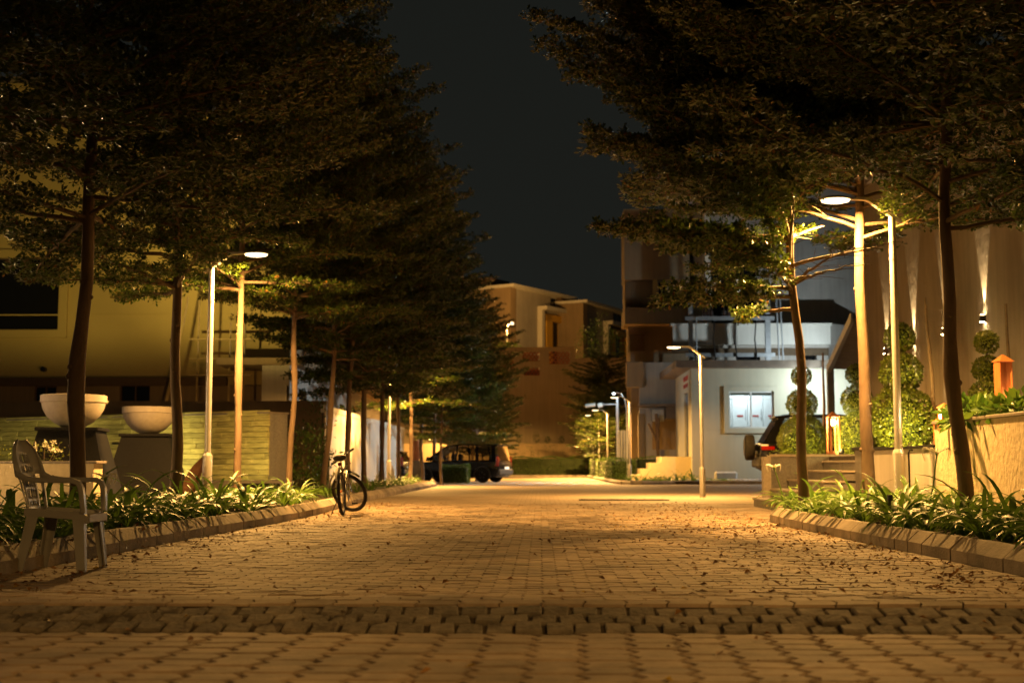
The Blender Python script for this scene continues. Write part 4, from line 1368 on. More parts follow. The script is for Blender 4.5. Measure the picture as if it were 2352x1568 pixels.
# ---------------- wooden bollard lamps
def bollard(loc, label, kind, power, h=0.62, w=0.16):
    r = empty('bollard_lamp', loc, 0.2, label, 'bollard lamp', 'wooden bollard lamps')
    mb = MB()
    if kind == 'posts':
        for a in (-1, 1):
            for b in (-1, 1):
                m2 = MB(); m2.bbox(a * w / 2 - .018, a * w / 2 + .018, b * w / 2 - .018, b * w / 2 + .018, 0.02, h, .003); m2.build('corner_post', M['wood'], r)
        m2 = MB(); m2.bbox(-w / 2 - .018, w / 2 + .018, -w / 2 - .018, w / 2 + .018, 0.0, 0.06, .004); m2.build('base_block', M['wood'], r)
    else:
        m2 = MB(); m2.box(-w / 2, w / 2, w / 2 - .02, w / 2, 0, h); m2.build('back_board', M['wood'], r)
        m2 = MB(); m2.box(-w / 2 - .012, -w / 2 - .0, -w / 2, w / 2, 0, h); m2.build('side_board', M['wood'], r)
        m2 = MB(); m2.box(w / 2, w / 2 + .012, -w / 2, w / 2, 0, h); m2.build('side_board', M['wood'], r)
    m2 = MB(); q = w / 2 + .035
    m2.loft([[(-q, -q, h), (q, -q, h), (q, q, h), (-q, q, h)], [(-.008, -.008, h + w * .62), (.008, -.008, h + w * .62), (.008, .008, h + w * .62), (-.008, .008, h + w * .62)]])
    m2.build('pyramid_cap', M['wood'], r)
    zb = h - 0.10 if kind == 'posts' else 0.30
    m2 = MB(); m2.ball((0, 0, zb), 0.058, 12, 8); m2.build('bulb', M['bulb'], r, smooth=True)
    add_light('bulb_light', 'POINT', (0, 0, zb), power, WARM2, 0.065, (0, 0, 0), r)
    return r
p = at(1915, 1043, 25.0)
bollard((xat(1915, 25.0), 25.0, p.z), 'brightly shining wooden bollard lamp on the planter above the steps', 'posts', 800, h=0.72, w=0.17)
bollard((xat(2156, 18.2) + .05, 18.2, 1.03), 'small dark wooden bollard lamp with pointed cap left of the leaning trunk', 'posts', 4, h=0.34, w=0.12)
bollard((xat(2173, 16.9), 16.9, 1.21), 'wooden bollard lamp shining at the edge of the dark leaning trunk', 'posts', 320, h=0.30, w=0.10)
bollard((xat(2312, 18.6), 18.6, 1.30), 'tall orange wooden bollard lamp with pointed cap at the right edge', 'boards', 30, h=0.95, w=0.17)
bollard((-9.3, 17.2, 0.1), 'wooden bollard lamp on the left lawn outside the picture', 'posts', 1500, h=0.95, w=0.18)

# post lantern of the left garden, outside the picture, that lights the bowls from the side
gl = empty('garden_lantern', (-12.6, 20.9, 0.1), 0, 'post lantern on the left lawn outside the picture', 'garden lamp')
mb = MB(); mb.tube([(0, 0, 0), (0, 0, 2.6)], .035, 10); mb.build('post', M['blackmetal'], gl, smooth=True)
mb = MB(); mb.lathe([(.03, 2.6), (.11, 2.66), (.13, 2.9), (.02, 3.02)], 12); mb.build('lantern', M['lens'], gl, smooth=True)
add_light('lantern_light', 'POINT', (.16, 0, 2.8), 330, (1, .58, .28), .06, (0, 0, 0), gl)
add_light('lantern_light', 'POINT', (0, -.16, 2.8), 150, (1, .58, .28), .06, (0, 0, 0), gl)

# black spigot lights in the beds
for px, y1, Y, lab in ((563, 1183, 18.3, 'small black spike light at the left kerb near the orange lit trunk'), (2042, 1225, 13.3, 'black spike light hidden among the right lilies'), (2088, 1130, 16.3, 'thin black hooked stake right of the near right lamp post')):
    mb = MB()
    if 'hooked' in lab: mb.tube([(0, 0, 0), (0, 0, .82), (.02, 0, .86), (.05, 0, .85)], .012, 6)
    else: mb.tube([(0, 0, 0), (0, 0, .30)], .022, 10); mb.tube([(0, 0, .30), (0, 0, .36)], .03, 10)
    o = mb.build('spike_light', M['blackmetal']); o.location = (xat(px, Y), Y, .10); tag(o, lab, 'stake light')

# ================================================================ RIGHT GARDEN: WALLS, STEPS, PLANTERS
XW = 5.24
gw = empty('garden_wall', (XW, 12.0, 0), 0, 'tall pale textured garden wall at the right edge lit by the near lamp', 'wall')
mb = MB(); mb.box(XW, XW + .25, 4.5, 17.15, 0, 1.30); mb.build('wall_body', M['planterwall'], gw, world=True)
mb = MB(); mb.bbox(XW - .03, XW + .30, 4.5, 17.19, 1.30, 1.34, .006); mb.build('coping', M['cap'], gw, world=True)
mb = MB(); mb.box(XW + .25, 9.0, 4.5, 17.1, 0, 1.2); mb.build('soil_fill', M['soil'], gw, world=True)
g2 = empty('planter_wall', (XW, 19.0, 0), 0, 'lower planter wall behind the near right lamp post below the big topiary', 'wall')
mb = MB(); mb.box(XW + .02, XW + .22, 17.15, 20.75, 0, 1.0); mb.build('wall_body', M['greyrender'], g2, world=True)
mb = MB(); mb.bbox(XW - .01, XW + .26, 17.19, 20.72, 1.0, 1.035, .006); mb.build('coping', M['granite'], g2, world=True)
mb = MB(); mb.box(XW + .22, 9.0, 17.1, 24.4, 0, .93); mb.build('soil_fill', M['soil'], g2, world=True)
pl = empty('stair_pillar', (XW, 21.1, 0), 0, 'dark granite pillar on the right of the garden steps', 'pillar')
mb = MB(); mb.box(XW - .04, XW + .30, 20.75, 21.35, 0, 1.01); mb.build('shaft', M['greygranite'], pl, world=True)
mb = MB(); mb.bbox(XW - .08, XW + .34, 20.70, 21.40, 1.01, 1.06, .008); mb.build('cap_slab', M['granite'], pl, world=True)
st = empty('garden_steps', (XW, 22.8, 0), 0, 'stone garden steps with bright edges between the pillar and the left planter', 'steps')
for k in range(5):
    z1 = 0.17 * (k + 1); x0 = 4.02 + .33 * k
    mb = MB(); mb.box(x0, 7.4, 21.40, 24.36, z1 - .17 if k else 0, z1 - .035); mb.build('riser', M['greygranite'], st, world=True)
    mb = MB(); mb.bbox(x0 - .03, x0 + .36, 21.37, 24.36, z1 - .035, z1, .005); mb.build('tread', M['tread'], st, world=True)
g3 = empty('stone_planter', (4.3, 26.5, 0), 0, 'grey stone faced planter left of the garden steps holding two topiaries', 'planter')
mb = MB(); mb.prism([(4.36, 24.4), (9.0, 24.4), (9.0, 24.6), (4.60, 24.6), (5.50, 29.4), (5.30, 29.4)], 'z', 0, .93); mb.build('wall_body', M['greygranite'], g3, world=True)
mb = MB(); mb.prism([(4.33, 24.37), (9.03, 24.37), (9.03, 24.63), (4.63, 24.63), (5.53, 29.4), (5.27, 29.4)], 'z', .93, .975); mb.build('coping', M['tread'], g3, world=True)
mb = MB(); mb.prism([(4.58, 24.62), (9.0, 24.62), (9.0, 29.4), (5.48, 29.4)], 'z', 0, .88); mb.build('soil_fill', M['soil'], g3, world=True)
mb = MB(); mb.box(4.22, 4.355, 24.36, 24.62, 0, .93); mb.build('end_pillar', M['tread'], g3, world=True)
ds = MB(); ds.box(6.3, 14, 32.9, 35.1, 0.0, 0.36)
ds.build('driveway', M['kerb'], kind='structure')

def topiary(px, Y, balls, label, zb=.93, seed=1, lm=None, nl=1.0):
    """balls: (py, radius_px) from the top down"""
    lm = lm or M['topleaf']
    s = 2940.0 / Y
    x = xat(px, Y)
    r = empty('ball_topiary', (x, Y, zb), 0, label, 'topiary', 'clipped ball topiaries')
    rr = np.random.default_rng(seed)
    ztop = zat(balls[0][0], Y) - zb
    mb = MB(); mb.tube([(0, 0, -.05), (0.01, 0, ztop * .5), (0, 0, ztop)], [.035, .028, .02], 8)
    for k in range(4):
        a = rr.uniform(0, 6.28); mb.tube([(0, 0, .02), (math.cos(a) * .15, math.sin(a) * .15, .25), (math.cos(a) * .2, math.sin(a) * .2, .5)], [.012, .009, .005], 5)
    mb.build('trunk', M['bark'], r, smooth=True)
    for (py, rp) in balls:
        R_ = rp / s; zc = zat(py, Y) - zb
        zc = max(zc, R_ * .72)
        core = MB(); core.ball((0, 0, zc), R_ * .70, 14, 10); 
        n = int(4200 * nl * (R_ / .4) ** 2) + 300
        d = rr.normal(0, 1, (n, 3)); d /= np.linalg.norm(d, axis=1, keepdims=True)
        lump = 1 + .045 * np.sin(d[:, 0] * 9 + seed) * np.cos(d[:, 2] * 8 + px) + .03 * np.sin(d[:, 1] * 15)
        rad = R_ * lump * (1 - np.abs(rr.normal(0, .06, n)))
        P = d * rad[:, None] + np.array([[0, 0, zc]])
        P[:, 2] = np.maximum(P[:, 2], -.02)
        D = d * .7 + rr.normal(0, .55, (n, 3)); N = d + rr.normal(0, .35, (n, 3))
        L = rr.uniform(.032, .060, n)
        o = bpy.data.objects.new('crown', np_mesh('crown', leaves_from(P, D, N, L, L * .55, .1), 4, LEAF_F, [lm])); COL.objects.link(o); o.parent = r
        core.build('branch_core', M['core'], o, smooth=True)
    return r
topiary(1845, 28.6, [(864, 21), (928, 33), (1010, 54)], 'three ball topiary left of the shining bollard, behind the brown trunk', .88, 1)
topiary(1972, 25.6, [(860, 22), (920, 34), (1004, 55)], 'three ball topiary right of the shining bollard, behind the pale trunk', .93, 2)
topiary(2075, 21.8, [(777, 31), (858, 46), (966, 76)], 'largest ball topiary, behind the near right lamp post', .93, 3)
topiary(2020, 23.0, [(985, 40)], 'low round bush between the pale trunk and the largest topiary', .93, 9)
topiary(2276, 20.2, [(788, 24), (850, 30), (915, 42)], 'three ball topiary near the right picture edge beside the orange bollard', 1.0, 4)
bush('planter_shrub', (xat(2236, 16.4), 16.4, 1.2), .3, .25, .35, 260, M['lily'], .16, 'broad leaved plants on the tall garden wall right of the leaning trunk', 'shrub', seed=21)
bush('planter_shrub', (xat(2270, 15.9), 15.9, 1.2), .45, .3, .32, 380, M['lily'], .17, 'broad leaved plants on the tall garden wall below the orange bollard', 'shrub', seed=22)
bush('planter_shrub', (xat(2345, 15.2), 15.2, 1.2), .4, .3, .34, 300, M['lily'], .17, 'broad leaved plants on the tall garden wall at the right picture edge', 'shrub', seed=23)
for (px, Y, sd) in ((1800, 27.8, 31), (1880, 26.9, 32)):
    bush('planter_shrub', (xat(px, Y), Y, .85), .35, .3, .22, 260, M['topleaf'], .05, 'low yellow green ground plants on the stone planter, ' + ('left' if sd == 31 else 'right') + ' of the brown trunk', 'shrub', seed=sd)
# garden uplights on the topiaries
uplight((XW + .45, 20.6, .95), (6.3, 21.8, 1.6), 330, 'small spotlight at the foot of the largest topiary', (1, .70, .20))
uplight((XW + .35, 27.5, .95), (6.0, 28.6, 1.5), 120, 'small spotlight at the foot of the left topiary', (1, .70, .20))
uplight((XW + .5, 24.6, .95), (6.3, 25.6, 1.4), 120, 'small spotlight at the foot of the topiary behind the pale trunk', (1, .70, .20))
# leaning garden stakes
for (p0, p1, Y, lab) in (((2150, 985), (2124, 684), 21.5, 'dark leaning wooden stake right of the largest topiary'), ((1890, 945), (1890, 810), 30.5, 'dark crooked stake before the white lit booth wall'), ((2038, 960), (2034, 762), 24.5, 'thin brown stake left of the largest topiary'), ((2318, 880), (2310, 698), 22.0, 'thin stake above the orange bollard')):
    a = at(p0[0], p0[1], Y); b = at(p1[0], p1[1], Y); a.z = min(a.z, .95)
    mb = MB(); mid = (b - a) * .5 + Vector((.02, 0, 0))
    mb.tube([(0, 0, 0), (b - a) * .25, mid, (b - a) * .8, b - a], [.032, .030, .034, .026, .022], 7)
    o = mb.build('garden_stake', M['stick'], smooth=True); o.location = a; tag(o, lab, 'stake')

# ================================================================ RIGHT VILLA WALL WITH SCONCES
vw = empty('villa', (9.0, 28, 0), 0, 'tall rough plastered villa wall with up and down lights on the right', 'building')
mb = MB(); mb.box(9.0, 16, 21.0, 36.0, 0, 8.4); mb.build('wall', M['villawall'], vw, world=True)
mb = MB(); mb.box(8.9, 16, 20.9, 36.1, 8.4, 8.62); mb.build('roof_slab', M['roofslab'], vw, world=True)
mb = MB(); mb.box(8.6, 16, 12.0, 20.9, 0, 10.5); mb.build('wing', M['villawall'], vw, world=True)
for k, Y in enumerate((25.9, 28.4, 30.8, 33.2)):
    z = 3.72
    r = empty('wall_sconce', (9.0, Y, z), 0, ['up and down wall light above the right topiary', 'up and down wall light hidden behind the leaning trunk', 'up and down wall light behind the largest topiary', 'farthest up and down wall light left of the near right lamp post'][k], 'wall light', 'up and down wall lights')
    mb = MB(); mb.bbox(-.12, -.002, -.05, .05, -.07, .07, .006); mb.build('housing', M['blackmetal'], r)
    for s in (-1, 1):
        mb = MB(); mb.box(-.10, -.03, -.035, .035, s * .072, s * .074); mb.build('lens', M['bulb'], r)
        add_light('sconce_light', 'SPOT', (-.07, 0, s * .10), 600, (1, .70, .34), .02, (0 if s < 0 else PI, 0, 0), r, R(34), .35)

# ================================================================ CARS
def car(name, loc, rz, label, L=4.0, W=1.75, H=1.68, kind='suv', belt=1.02):
    """heading along local +x; origin at the middle of the ground footprint"""
    r = empty(name, loc, rz, label, 'car')
    hx = L / 2; hw = W / 2
    if kind == 'suv':
        st_ = [(-hx, .42, .80, .86), (-hx + .05, .34, .98, .93), (-hx + .25, .24, belt, .985), (-hx + .8, .22, belt, 1.0), (0, .22, belt - .01, 1.0), (hx - 1.25, .22, belt - .02, 1.0), (hx - .9, .22, .99, .99), (hx - .35, .24, .92, .95), (hx - .08, .28, .80, .86), (hx, .36, .62, .78)]
        gh = [(-hx + .12, belt - .01), (-hx + .52, H - .05), (-hx + .75, H), (hx - 1.95, H), (hx - 1.70, H - .03), (hx - .98, belt - .03)]
    else:
        st_ = [(-hx, .45, .78, .88), (-hx + .05, .36, .98, .95), (-hx + .2, .25, belt, .99), (-hx + .8, .23, belt, 1.0), (0, .22, belt - .01, 1.0), (hx - 1.25, .22, belt - .03, 1.0), (hx - .9, .22, .96, .99), (hx - .3, .24, .84, .94), (hx - .06, .28, .72, .86), (hx, .36, .58, .78)]
        gh = [(-hx + .06, belt - .01), (-hx + .22, H - .10), (-hx + .42, H - .03), (hx - 2.6, H), (hx - 1.95, H - .06), (hx - .82, belt - .05)]
    rings = []
    for x, zb, zt, k in st_:
        w = hw * k
        rings.append([(x, -w * .90, zb), (x, -w, zb + .14), (x, -w * 1.0, (zb + zt) / 2 + .05), (x, -w * .975, zt - .05), (x, -w * .90, zt), (x, 0, zt + .015), (x, w * .90, zt), (x, w * .975, zt - .05), (x, w * 1.0, (zb + zt) / 2 + .05), (x, w, zb + .14), (x, w * .90, zb)])
    mb = MB(); mb.loft(rings); mb.build('body', M['carpaint'], r, smooth=True)
    zr = H
    # roof
    rx0, rx1 = gh[2][0], gh[3][0]
    rr_ = []
    for (x, z), wf in zip(gh[1:5], (.76, .76, .76, .74)):
        w = hw * wf
        rr_.append([(x, -w, z - .05), (x, -w * .96, z - .01), (x, -w * .6, z + .02), (x, 0, z + .035), (x, w * .6, z + .02), (x, w * .96, z - .01), (x, w, z - .05), (x, 0, z - .055)])
    mb = MB(); mb.loft(rr_); mb.build('roof', M['carpaint'], r, smooth=True)
    def side_y(z, s): return s * hw * (.925 - (.925 - .755) * (z - belt) / (H - .05 - belt))
    xb0, xb1 = gh[0][0], gh[5][0]
    if kind == 'suv': divs = [(gh[1][0] - .02, xb0 + .02), (-hx + 1.20, -hx + 1.0), (-.15, -.1), (gh[4][0] + .02, gh[5][0])]
    else: divs = [(gh[1][0] + .05, xb0 + .1), (-hx + 1.15, -hx + 1.05), (-hx + 2.15, -hx + 2.15), (gh[4][0] + .05, gh[5][0])]
    zt_ = H - .065
    for s in (-1, 1):
        for i, (xt, xb) in enumerate(divs):
            w = .22 if i == 0 else .055
            mb = MB()
            a = [Vector((xb - (0 if i == 0 else w / 2), side_y(belt - .03, s), belt - .03)), Vector((xb + w, side_y(belt - .03, s), belt - .03)), Vector((xt + w * .8, side_y(zt_, s), zt_)), Vector((xt - (0 if i == 0 else w / 2), side_y(zt_, s), zt_))]
            inn = [p + Vector((0, -s * .03, 0)) for p in a]
            mb.loft([inn, a] if s < 0 else [a, inn]); mb.build('pillar', M['carpaint'], r)
        for (xt0, xb0_), (xt1, xb1_) in zip(divs, divs[1:]):
            mb = MB(); k = -s * .012
            mb.add([(xb0_ + .03, side_y(belt, s) + k, belt - .02), (xb1_, side_y(belt, s) + k, belt - .02), (xt1, side_y(zt_, s) + k, zt_), (xt0 + .03, side_y(zt_, s) + k, zt_)], [(0, 1, 2, 3)])
            mb.build('window', M['carglass'], r)
        for xd in ((-.55, .45) if kind == 'suv' else (-.35, .75)):
            mb = MB(); mb.bbox(xd - .1, xd + .1, s * hw * 1.0, s * (hw * 1.0 + .03), belt - .16, belt - .12, .006); mb.build('door_handle', M['carpaint'], r)
        mb = MB(); xm = gh[5][0] - .25; mb.bbox(xm - .06, xm + .08, s * hw * .97, s * (hw + .2), belt, belt + .16, .03); mb.build('mirror', M['carpaint'], r)
        # tail and head lights
        xl = -hx + .03
        if kind == 'suv':
            m2 = MB(); m2.bbox(xl, xl + .34, s * hw * .80, s * (hw * .99), .80, .90, .012); m2.build('tail_light', M['redlens'], r)
            m2 = MB(); m2.bbox(xl - .01, xl + .18, s * hw * .79, s * (hw * .985), .90, .95, .012); m2.build('reversing_light', M['clearlens'], r)
        else:
            m2 = MB(); m2.bbox(xl + .01, xl + .13, s * hw * .80, s * (hw * .985), .84, 1.20, .012); m2.build('tail_light', M['redlens'], r)
            m2 = MB(); m2.bbox(xl + .0, xl + .16, s * hw * .80, s * (hw * .992), .76, .86, .012); m2.build('tail_light', M['redlens'], r)
        m2 = MB(); m2.bbox(hx - .45, hx - .12, s * hw * .62, s * hw * .90, .66, .80, .03); m2.build('headlight', M['clearlens'], r)
    # screens
    mb = MB(); mb.add([(gh[0][0] - .01, -hw * .84, belt), (gh[0][0] - .01, hw * .84, belt), (gh[1][0] - .02, hw * .70, H - .06), (gh[1][0] - .02, -hw * .70, H - .06)], [(0, 1, 2, 3)]); mb.build('rear_window', M['carglass'], r)
    mb = MB(); mb.add([(gh[5][0] + .01, -hw * .86, belt - .03), (gh[5][0] + .01, hw * .86, belt - .03), (gh[4][0] + .01, hw * .72, H - .06), (gh[4][0] + .01, -hw * .72, H - .06)], [(0, 1, 2, 3)]); mb.build('windscreen', M['carglass'], r)
    for s in (-1, 1):
        m2 = MB(); xx = -hx + .55; m2.bbox(xx - .05, xx + .08, s * hw * .2, s * hw * .62, belt - .1, belt + .28, .03); m2.build('seat', M['saddle'], r)
        m2 = MB(); xx = .15; m2.bbox(xx - .05, xx + .08, s * hw * .2, s * hw * .62, belt - .1, belt + .30, .03); m2.build('seat', M['saddle'], r)
    mb = MB(); mb.bbox(-hx - .05, -hx + .18, -hw * .95, hw * .95, .36, .62, .04); mb.build('bumper', M['carcladding'], r)
    mb = MB(); mb.bbox(hx - .14, hx + .05, -hw * .88, hw * .88, .32, .56, .04); mb.build('bumper', M['carcladding'], r)
    if kind != 'suv':
        mb = MB(); mb.bbox(-hx - .005, -hx + .03, -.45, .45, .84, .90, .008); mb.build('chrome_strip', M['chrome'], r)
    mb = MB(); mb.bbox(-hx - .062, -hx - .05, -.26, .26, .62, .73, .003); mb.build('number_plate', M['white'], r)
    mb = MB(); mb.bbox(gh[1][0] - .10, gh[1][0] + .1, -hw * .72, hw * .72, H - .07, H - .03, .012); mb.build('spoiler', M['carpaint'], r)
    # wheels
    R_ = .335
    for wx in (-hx + .82, hx - .82):
        for s in (-1, 1):
            mb = MB(); mb.lathe([(R_ * .55, -.10), (R_ * .95, -.105), (R_, -.07), (R_, .07), (R_ * .95, .105), (R_ * .55, .10)], 28)
            mb.xform(Matrix.Translation((wx, s * (hw - .10), R_)) @ Matrix.Rotation(PI / 2, 4, 'X'))
            w = mb.build('wheel', M['rubber'], r, smooth=True)
            mb = MB(); mb.lathe([(.02, .02), (.07, .03), (.21, .01), (.225, .03), (.215, -.05)], 24)
            mb.xform(Matrix.Translation((wx, s * (hw - .10) + s * .07, R_)) @ Matrix.Rotation(-s * PI / 2, 4, 'X'))
            mb.build('rim', M['steel'], w, smooth=True)
            mb = MB()
            for k in range(5):
                a = 2 * PI * k / 5 + .3; c = Vector((wx + math.cos(a) * .13, s * (hw + .008), R_ + math.sin(a) * .13)); mb.ball(c, .035, 8, 5)
            mb.build('rim_hole', M['blackmetal'], w)
            mb = MB(); rings = []
            for k in range(15):
                a = R(-12) + R(204) * k / 14
                rings.append([(wx + math.cos(a) * q, s * (hw * 1.0 + e), R_ + math.sin(a) * q) for q, e in ((R_ + .03, .012), (R_ + .10, .004), (R_ + .10, -.10), (R_ + .03, -.10))])
            mb.loft(rings); mb.build('wheel_arch', M['carcladding'], r, smooth=True)
    if kind == 'suv':
        mb = MB(); mb.lathe([(.15, -.11), (.31, -.115), (.335, -.08), (.335, .08), (.31, .115), (.15, .11)], 30)
        mb.xform(Matrix.Translation((-hx - .19, -.05, .88)) @ Matrix.Rotation(PI / 2, 4, 'Y')); w = mb.build('spare_wheel', M['rubber'], r, smooth=True)
        mb = MB(); mb.lathe([(.02, .03), (.2, .02), (.225, .05)], 24); mb.xform(Matrix.Translation((-hx - .28, -.05, .88)) @ Matrix.Rotation(-PI / 2, 4, 'Y')); mb.build('rim', M['carcladding'], w, smooth=True)
        mb = MB(); mb.box(-hx - .09, -hx + .05, -.12, .02, .80, .96); mb.build('wheel_bracket', M['blackmetal'], r)
    return r
car('parked_suv', (7.75, 34.0, 0.36), R(-3), 'black off road car with spare wheel on its tail behind the topiaries', 4.05, 1.78, 1.72, 'suv')
car('parked_car', (-3.72, 60.2, 0.0), R(160), 'black people carrier parked far down the road on the left', 4.55, 1.78, 1.77, 'mpv')
car('parked_car', (-8.6, 63.5, 0.0), R(172), 'dark car mostly hidden behind tree trunks left of the far people carrier', 4.2, 1.72, 1.50, 'mpv', .92)

# ================================================================ FENCE AND WALLS ON THE LEFT
fe = empty('panel_fence', (-7.0, 42.5, 0), 0, 'white panel fence running away behind the trees right of the bicycle', 'fence')
Y = 42.6
while Y < 66:
    mb = MB(); mb.bbox(-7.05, -6.99, Y + .02, Y + 2.32, 0.12, 2.55, .006); mb.build('panel', M['whitepanel'], fe, world=True)
    mb = MB(); mb.box(-7.07, -6.97, Y + .02, Y + 2.32, 2.55, 2.72); mb.build('top_rail', M['whitepanel'], fe, world=True)
    mb = MB(); mb.box(-7.08, -7.0, Y - .03, Y + .015, 0, 2.70); mb.build('post', M['steel'], fe, world=True)
    Y += 2.34
bw = empty('boundary_wall', (-13, 42.3, 0), 0, 'plain brown boundary wall behind the end of the stone wall', 'wall')
mb = MB(); mb.box(-26, -7.1, 42.2, 42.5, 0, 2.84); mb.build('wall_body', M['brownrender'], bw, world=True)
mb = MB(); mb.box(-26, -7.05, 42.15, 42.55, 2.84, 2.90); mb.build('coping', M['brownrender'], bw, world=True)
lp = empty('fence_lamp', (xat(739, 41.9), 41.9, 0), 0, 'thin pole with a small white lamp before the brown boundary wall', 'lamp')
mb = MB(); mb.tube([(0, 0, 0), (0, 0, 2.5)], .02, 6); mb.build('pole', M['blackmetal'], lp)
mb = MB(); mb.bbox(-.06, .06, -.05, .05, 2.5, 2.78, .01); mb.build('lantern', M['chalk'], lp)

# ================================================================ LEFT HOUSE (cream, lit from the garden)
HY = 55.0
def hx_(px): return xat(px, HY)
def hz_(py): return zat(py, HY, 330)
lh = empty('cream_house', (hx_(330), HY, 0), 0, 'large cream yellow house behind the left trees with a dark window', 'house')
def wallrects(name, rects, y0, y1, m, root):
    for (x0, x1, z0, z1) in rects:
        if x1 - x0 > .01 and z1 - z0 > .01:
            mb = MB(); mb.box(x0, x1, y0, y1, z0, z1); mb.build(name, m, root, world=True)
def wall_with_openings(name, x0, x1, z0, z1, ops, y0, y1, m, root):
    """one wall mesh with real openings. ops: (xa, xb, za, zb)"""
    xs = sorted({x0, x1, *[o[0] for o in ops], *[o[1] for o in ops]})
    zs = sorted({z0, z1, *[o[2] for o in ops], *[o[3] for o in ops]})
    mb = MB()
    for zi in range(len(zs) - 1):
        run = None
        for xi in range(len(xs) - 1):
            cx = (xs[xi] + xs[xi + 1]) / 2; cz = (zs[zi] + zs[zi + 1]) / 2
            solid = not any(o[0] < cx < o[1] and o[2] < cz < o[3] for o in ops)
            if solid:
                run = [xs[xi], xs[xi + 1]] if run is None else [run[0], xs[xi + 1]]
            if (not solid or xi == len(xs) - 2) and run:
                mb.box(run[0], run[1], y0, y1, zs[zi], zs[zi + 1]); run = None
    return mb.build(name, m, root, world=True)
def window(x0, x1, z0, z1, Y, root, fm, gm, fw_=.06, mull=1, proud=.04, depth=.12, rail=0):
    mb = MB()
    mb.box(x0, x1, Y - proud, Y + depth, z1 - fw_, z1); mb.box(x0, x1, Y - proud, Y + depth, z0, z0 + fw_)
    mb.box(x0, x0 + fw_, Y - proud, Y + depth, z0 + fw_, z1 - fw_); mb.box(x1 - fw_, x1, Y - proud, Y + depth, z0 + fw_, z1 - fw_)
    for k in range(mull):
        xm = x0 + (x1 - x0) * (k + 1) / (mull + 1); mb.box(xm - fw_ / 2, xm + fw_ / 2, Y - proud + .005, Y + depth, z0 + fw_, z1 - fw_)
    w = mb.build('window', fm, root, world=True)
    n = mull + 1
    for k in range(n):
        xa = x0 + (x1 - x0) * k / n + fw_ / 2; xb = x0 + (x1 - x0) * (k + 1) / n - fw_ / 2
        mb = MB(); mb.box(xa, xb, Y + depth * .5, Y + depth * .5 + .01, z0 + fw_, z1 - fw_); mb.build('pane', gm, w, world=True)
    return w
zg = hz_(868)
wx0, wx1, wz0, wz1 = hx_(-140), hx_(124), hz_(757), hz_(591)
lower = [(hx_(72), hx_(124), hz_(936), hz_(886)), (hx_(270), hx_(340), hz_(936), hz_(884))]
wall_with_openings('wall', -24, hx_(662), zg, hz_(190), [(wx0, wx1, wz0, wz1)], HY, HY + .3, M['cream'], lh)
wall_with_openings('lower_wall', -24, hx_(662), 0, hz_(886), lower, HY, HY + .3, M['brownrender'], lh)
mb = MB(); mb.box(-24, hx_(520), HY - .35, HY + .3, hz_(886), zg); mb.build('ledge', M['darkwall'], lh, world=True)
mb = MB(); mb.box(hx_(520), hx_(662), HY, HY + .3, hz_(886), zg); mb.build('wall_infill', M['cream'], lh, world=True)
mb = MB(); mb.box(-24, hx_(662), HY + 3.0, HY + 3.2, 0, hz_(190)); mb.build('inner_wall', M['darkwall'], lh, world=True)
mb = MB(); mb.box(hx_(662) - .3, hx_(662), HY + .3, HY + 14, 0, hz_(190)); mb.build('side_wall', M['brownrender'], lh, world=True)
mb = MB(); mb.box(-24.3, hx_(675), HY - .5, HY + 14, hz_(190), hz_(182)); mb.build('roof', M['roofslab'], lh, world=True)
mb = MB(); mb.box(-24, hx_(175), HY - .45, HY, hz_(280), hz_(262)); mb.build('sun_ledge', M['cream'], lh, world=True)
mb = MB()
mb.box(wx1, wx1 + .38, HY - .12, HY, wz0 - .35, wz1 + .35); mb.box(wx0, wx1, HY - .12, HY, wz1, wz1 + .35); mb.box(wx0, wx1, HY - .12, HY, wz0 - .35, wz0)
mb.build('window_surround', M['cream'], lh, world=True)
window(wx0, wx1, wz0, wz1, HY + .15, lh, M['darkwall'], M['darkglass'], .05, 0)
for (a, b, c, d) in lower: window(a, b, c, d, HY + .12, lh, M['darkwall'], M['darkglass'], .05, 1)
mb = MB(); mb.tube([(hx_(95), HY - .25, hz_(848)), (hx_(95), HY, hz_(848))], .11, 12); mb.build('drain_spout', M['blackmetal'], lh, world=True)
mb = MB(); mb.box(-24, hx_(662), HY - .025, HY, hz_(724), hz_(721)); mb.build('render_joint', M['cream'], lh, world=True)
# annex with openings, partly behind the trunks
an = empty('white_annex', (-11, 60, 0), 0, 'low pale annex with sloping roof edge between the dark house and the white fence', 'building')
ya = 52.5
wall_with_openings('wall', xat(598, ya), xat(662, ya), 0, zat(838, ya, 630), [(xat(655, ya), xat(661, ya), 2.2, zat(885, ya, 650))], ya, ya + .25, M['greyrender'], an)
mb = MB()
xa = xat(662, ya)
mb.add([(xa, ya, 0), (-9.4, 75, 0), (-9.4, 75, zat(925, 75)), (xa, ya, zat(838, ya, 660))], [(0, 1, 2, 3)])
mb.add([(xa - .3, ya, 0), (-9.7, 75, 0), (-9.7, 75, zat(925, 75)), (xa - .3, ya, zat(838, ya, 660))], [(3, 2, 1, 0)])
mb.build('side_wall', M['greyrender'], an, world=True)
mb = MB()
za = zat(838, ya, 660); zb = zat(925, 75)
mb.loft([[(xa - 3, ya - .3, za), (xa + .5, ya - .3, za), (xa + .5, ya - .3, za + .28), (xa - 3, ya - .3, za + .28)], [(-13, 75, zb), (-8.9, 75, zb), (-8.9, 75, zb + .28), (-13, 75, zb + .28)]])
mb.build('roof', M['brownrender'], an, world=True)
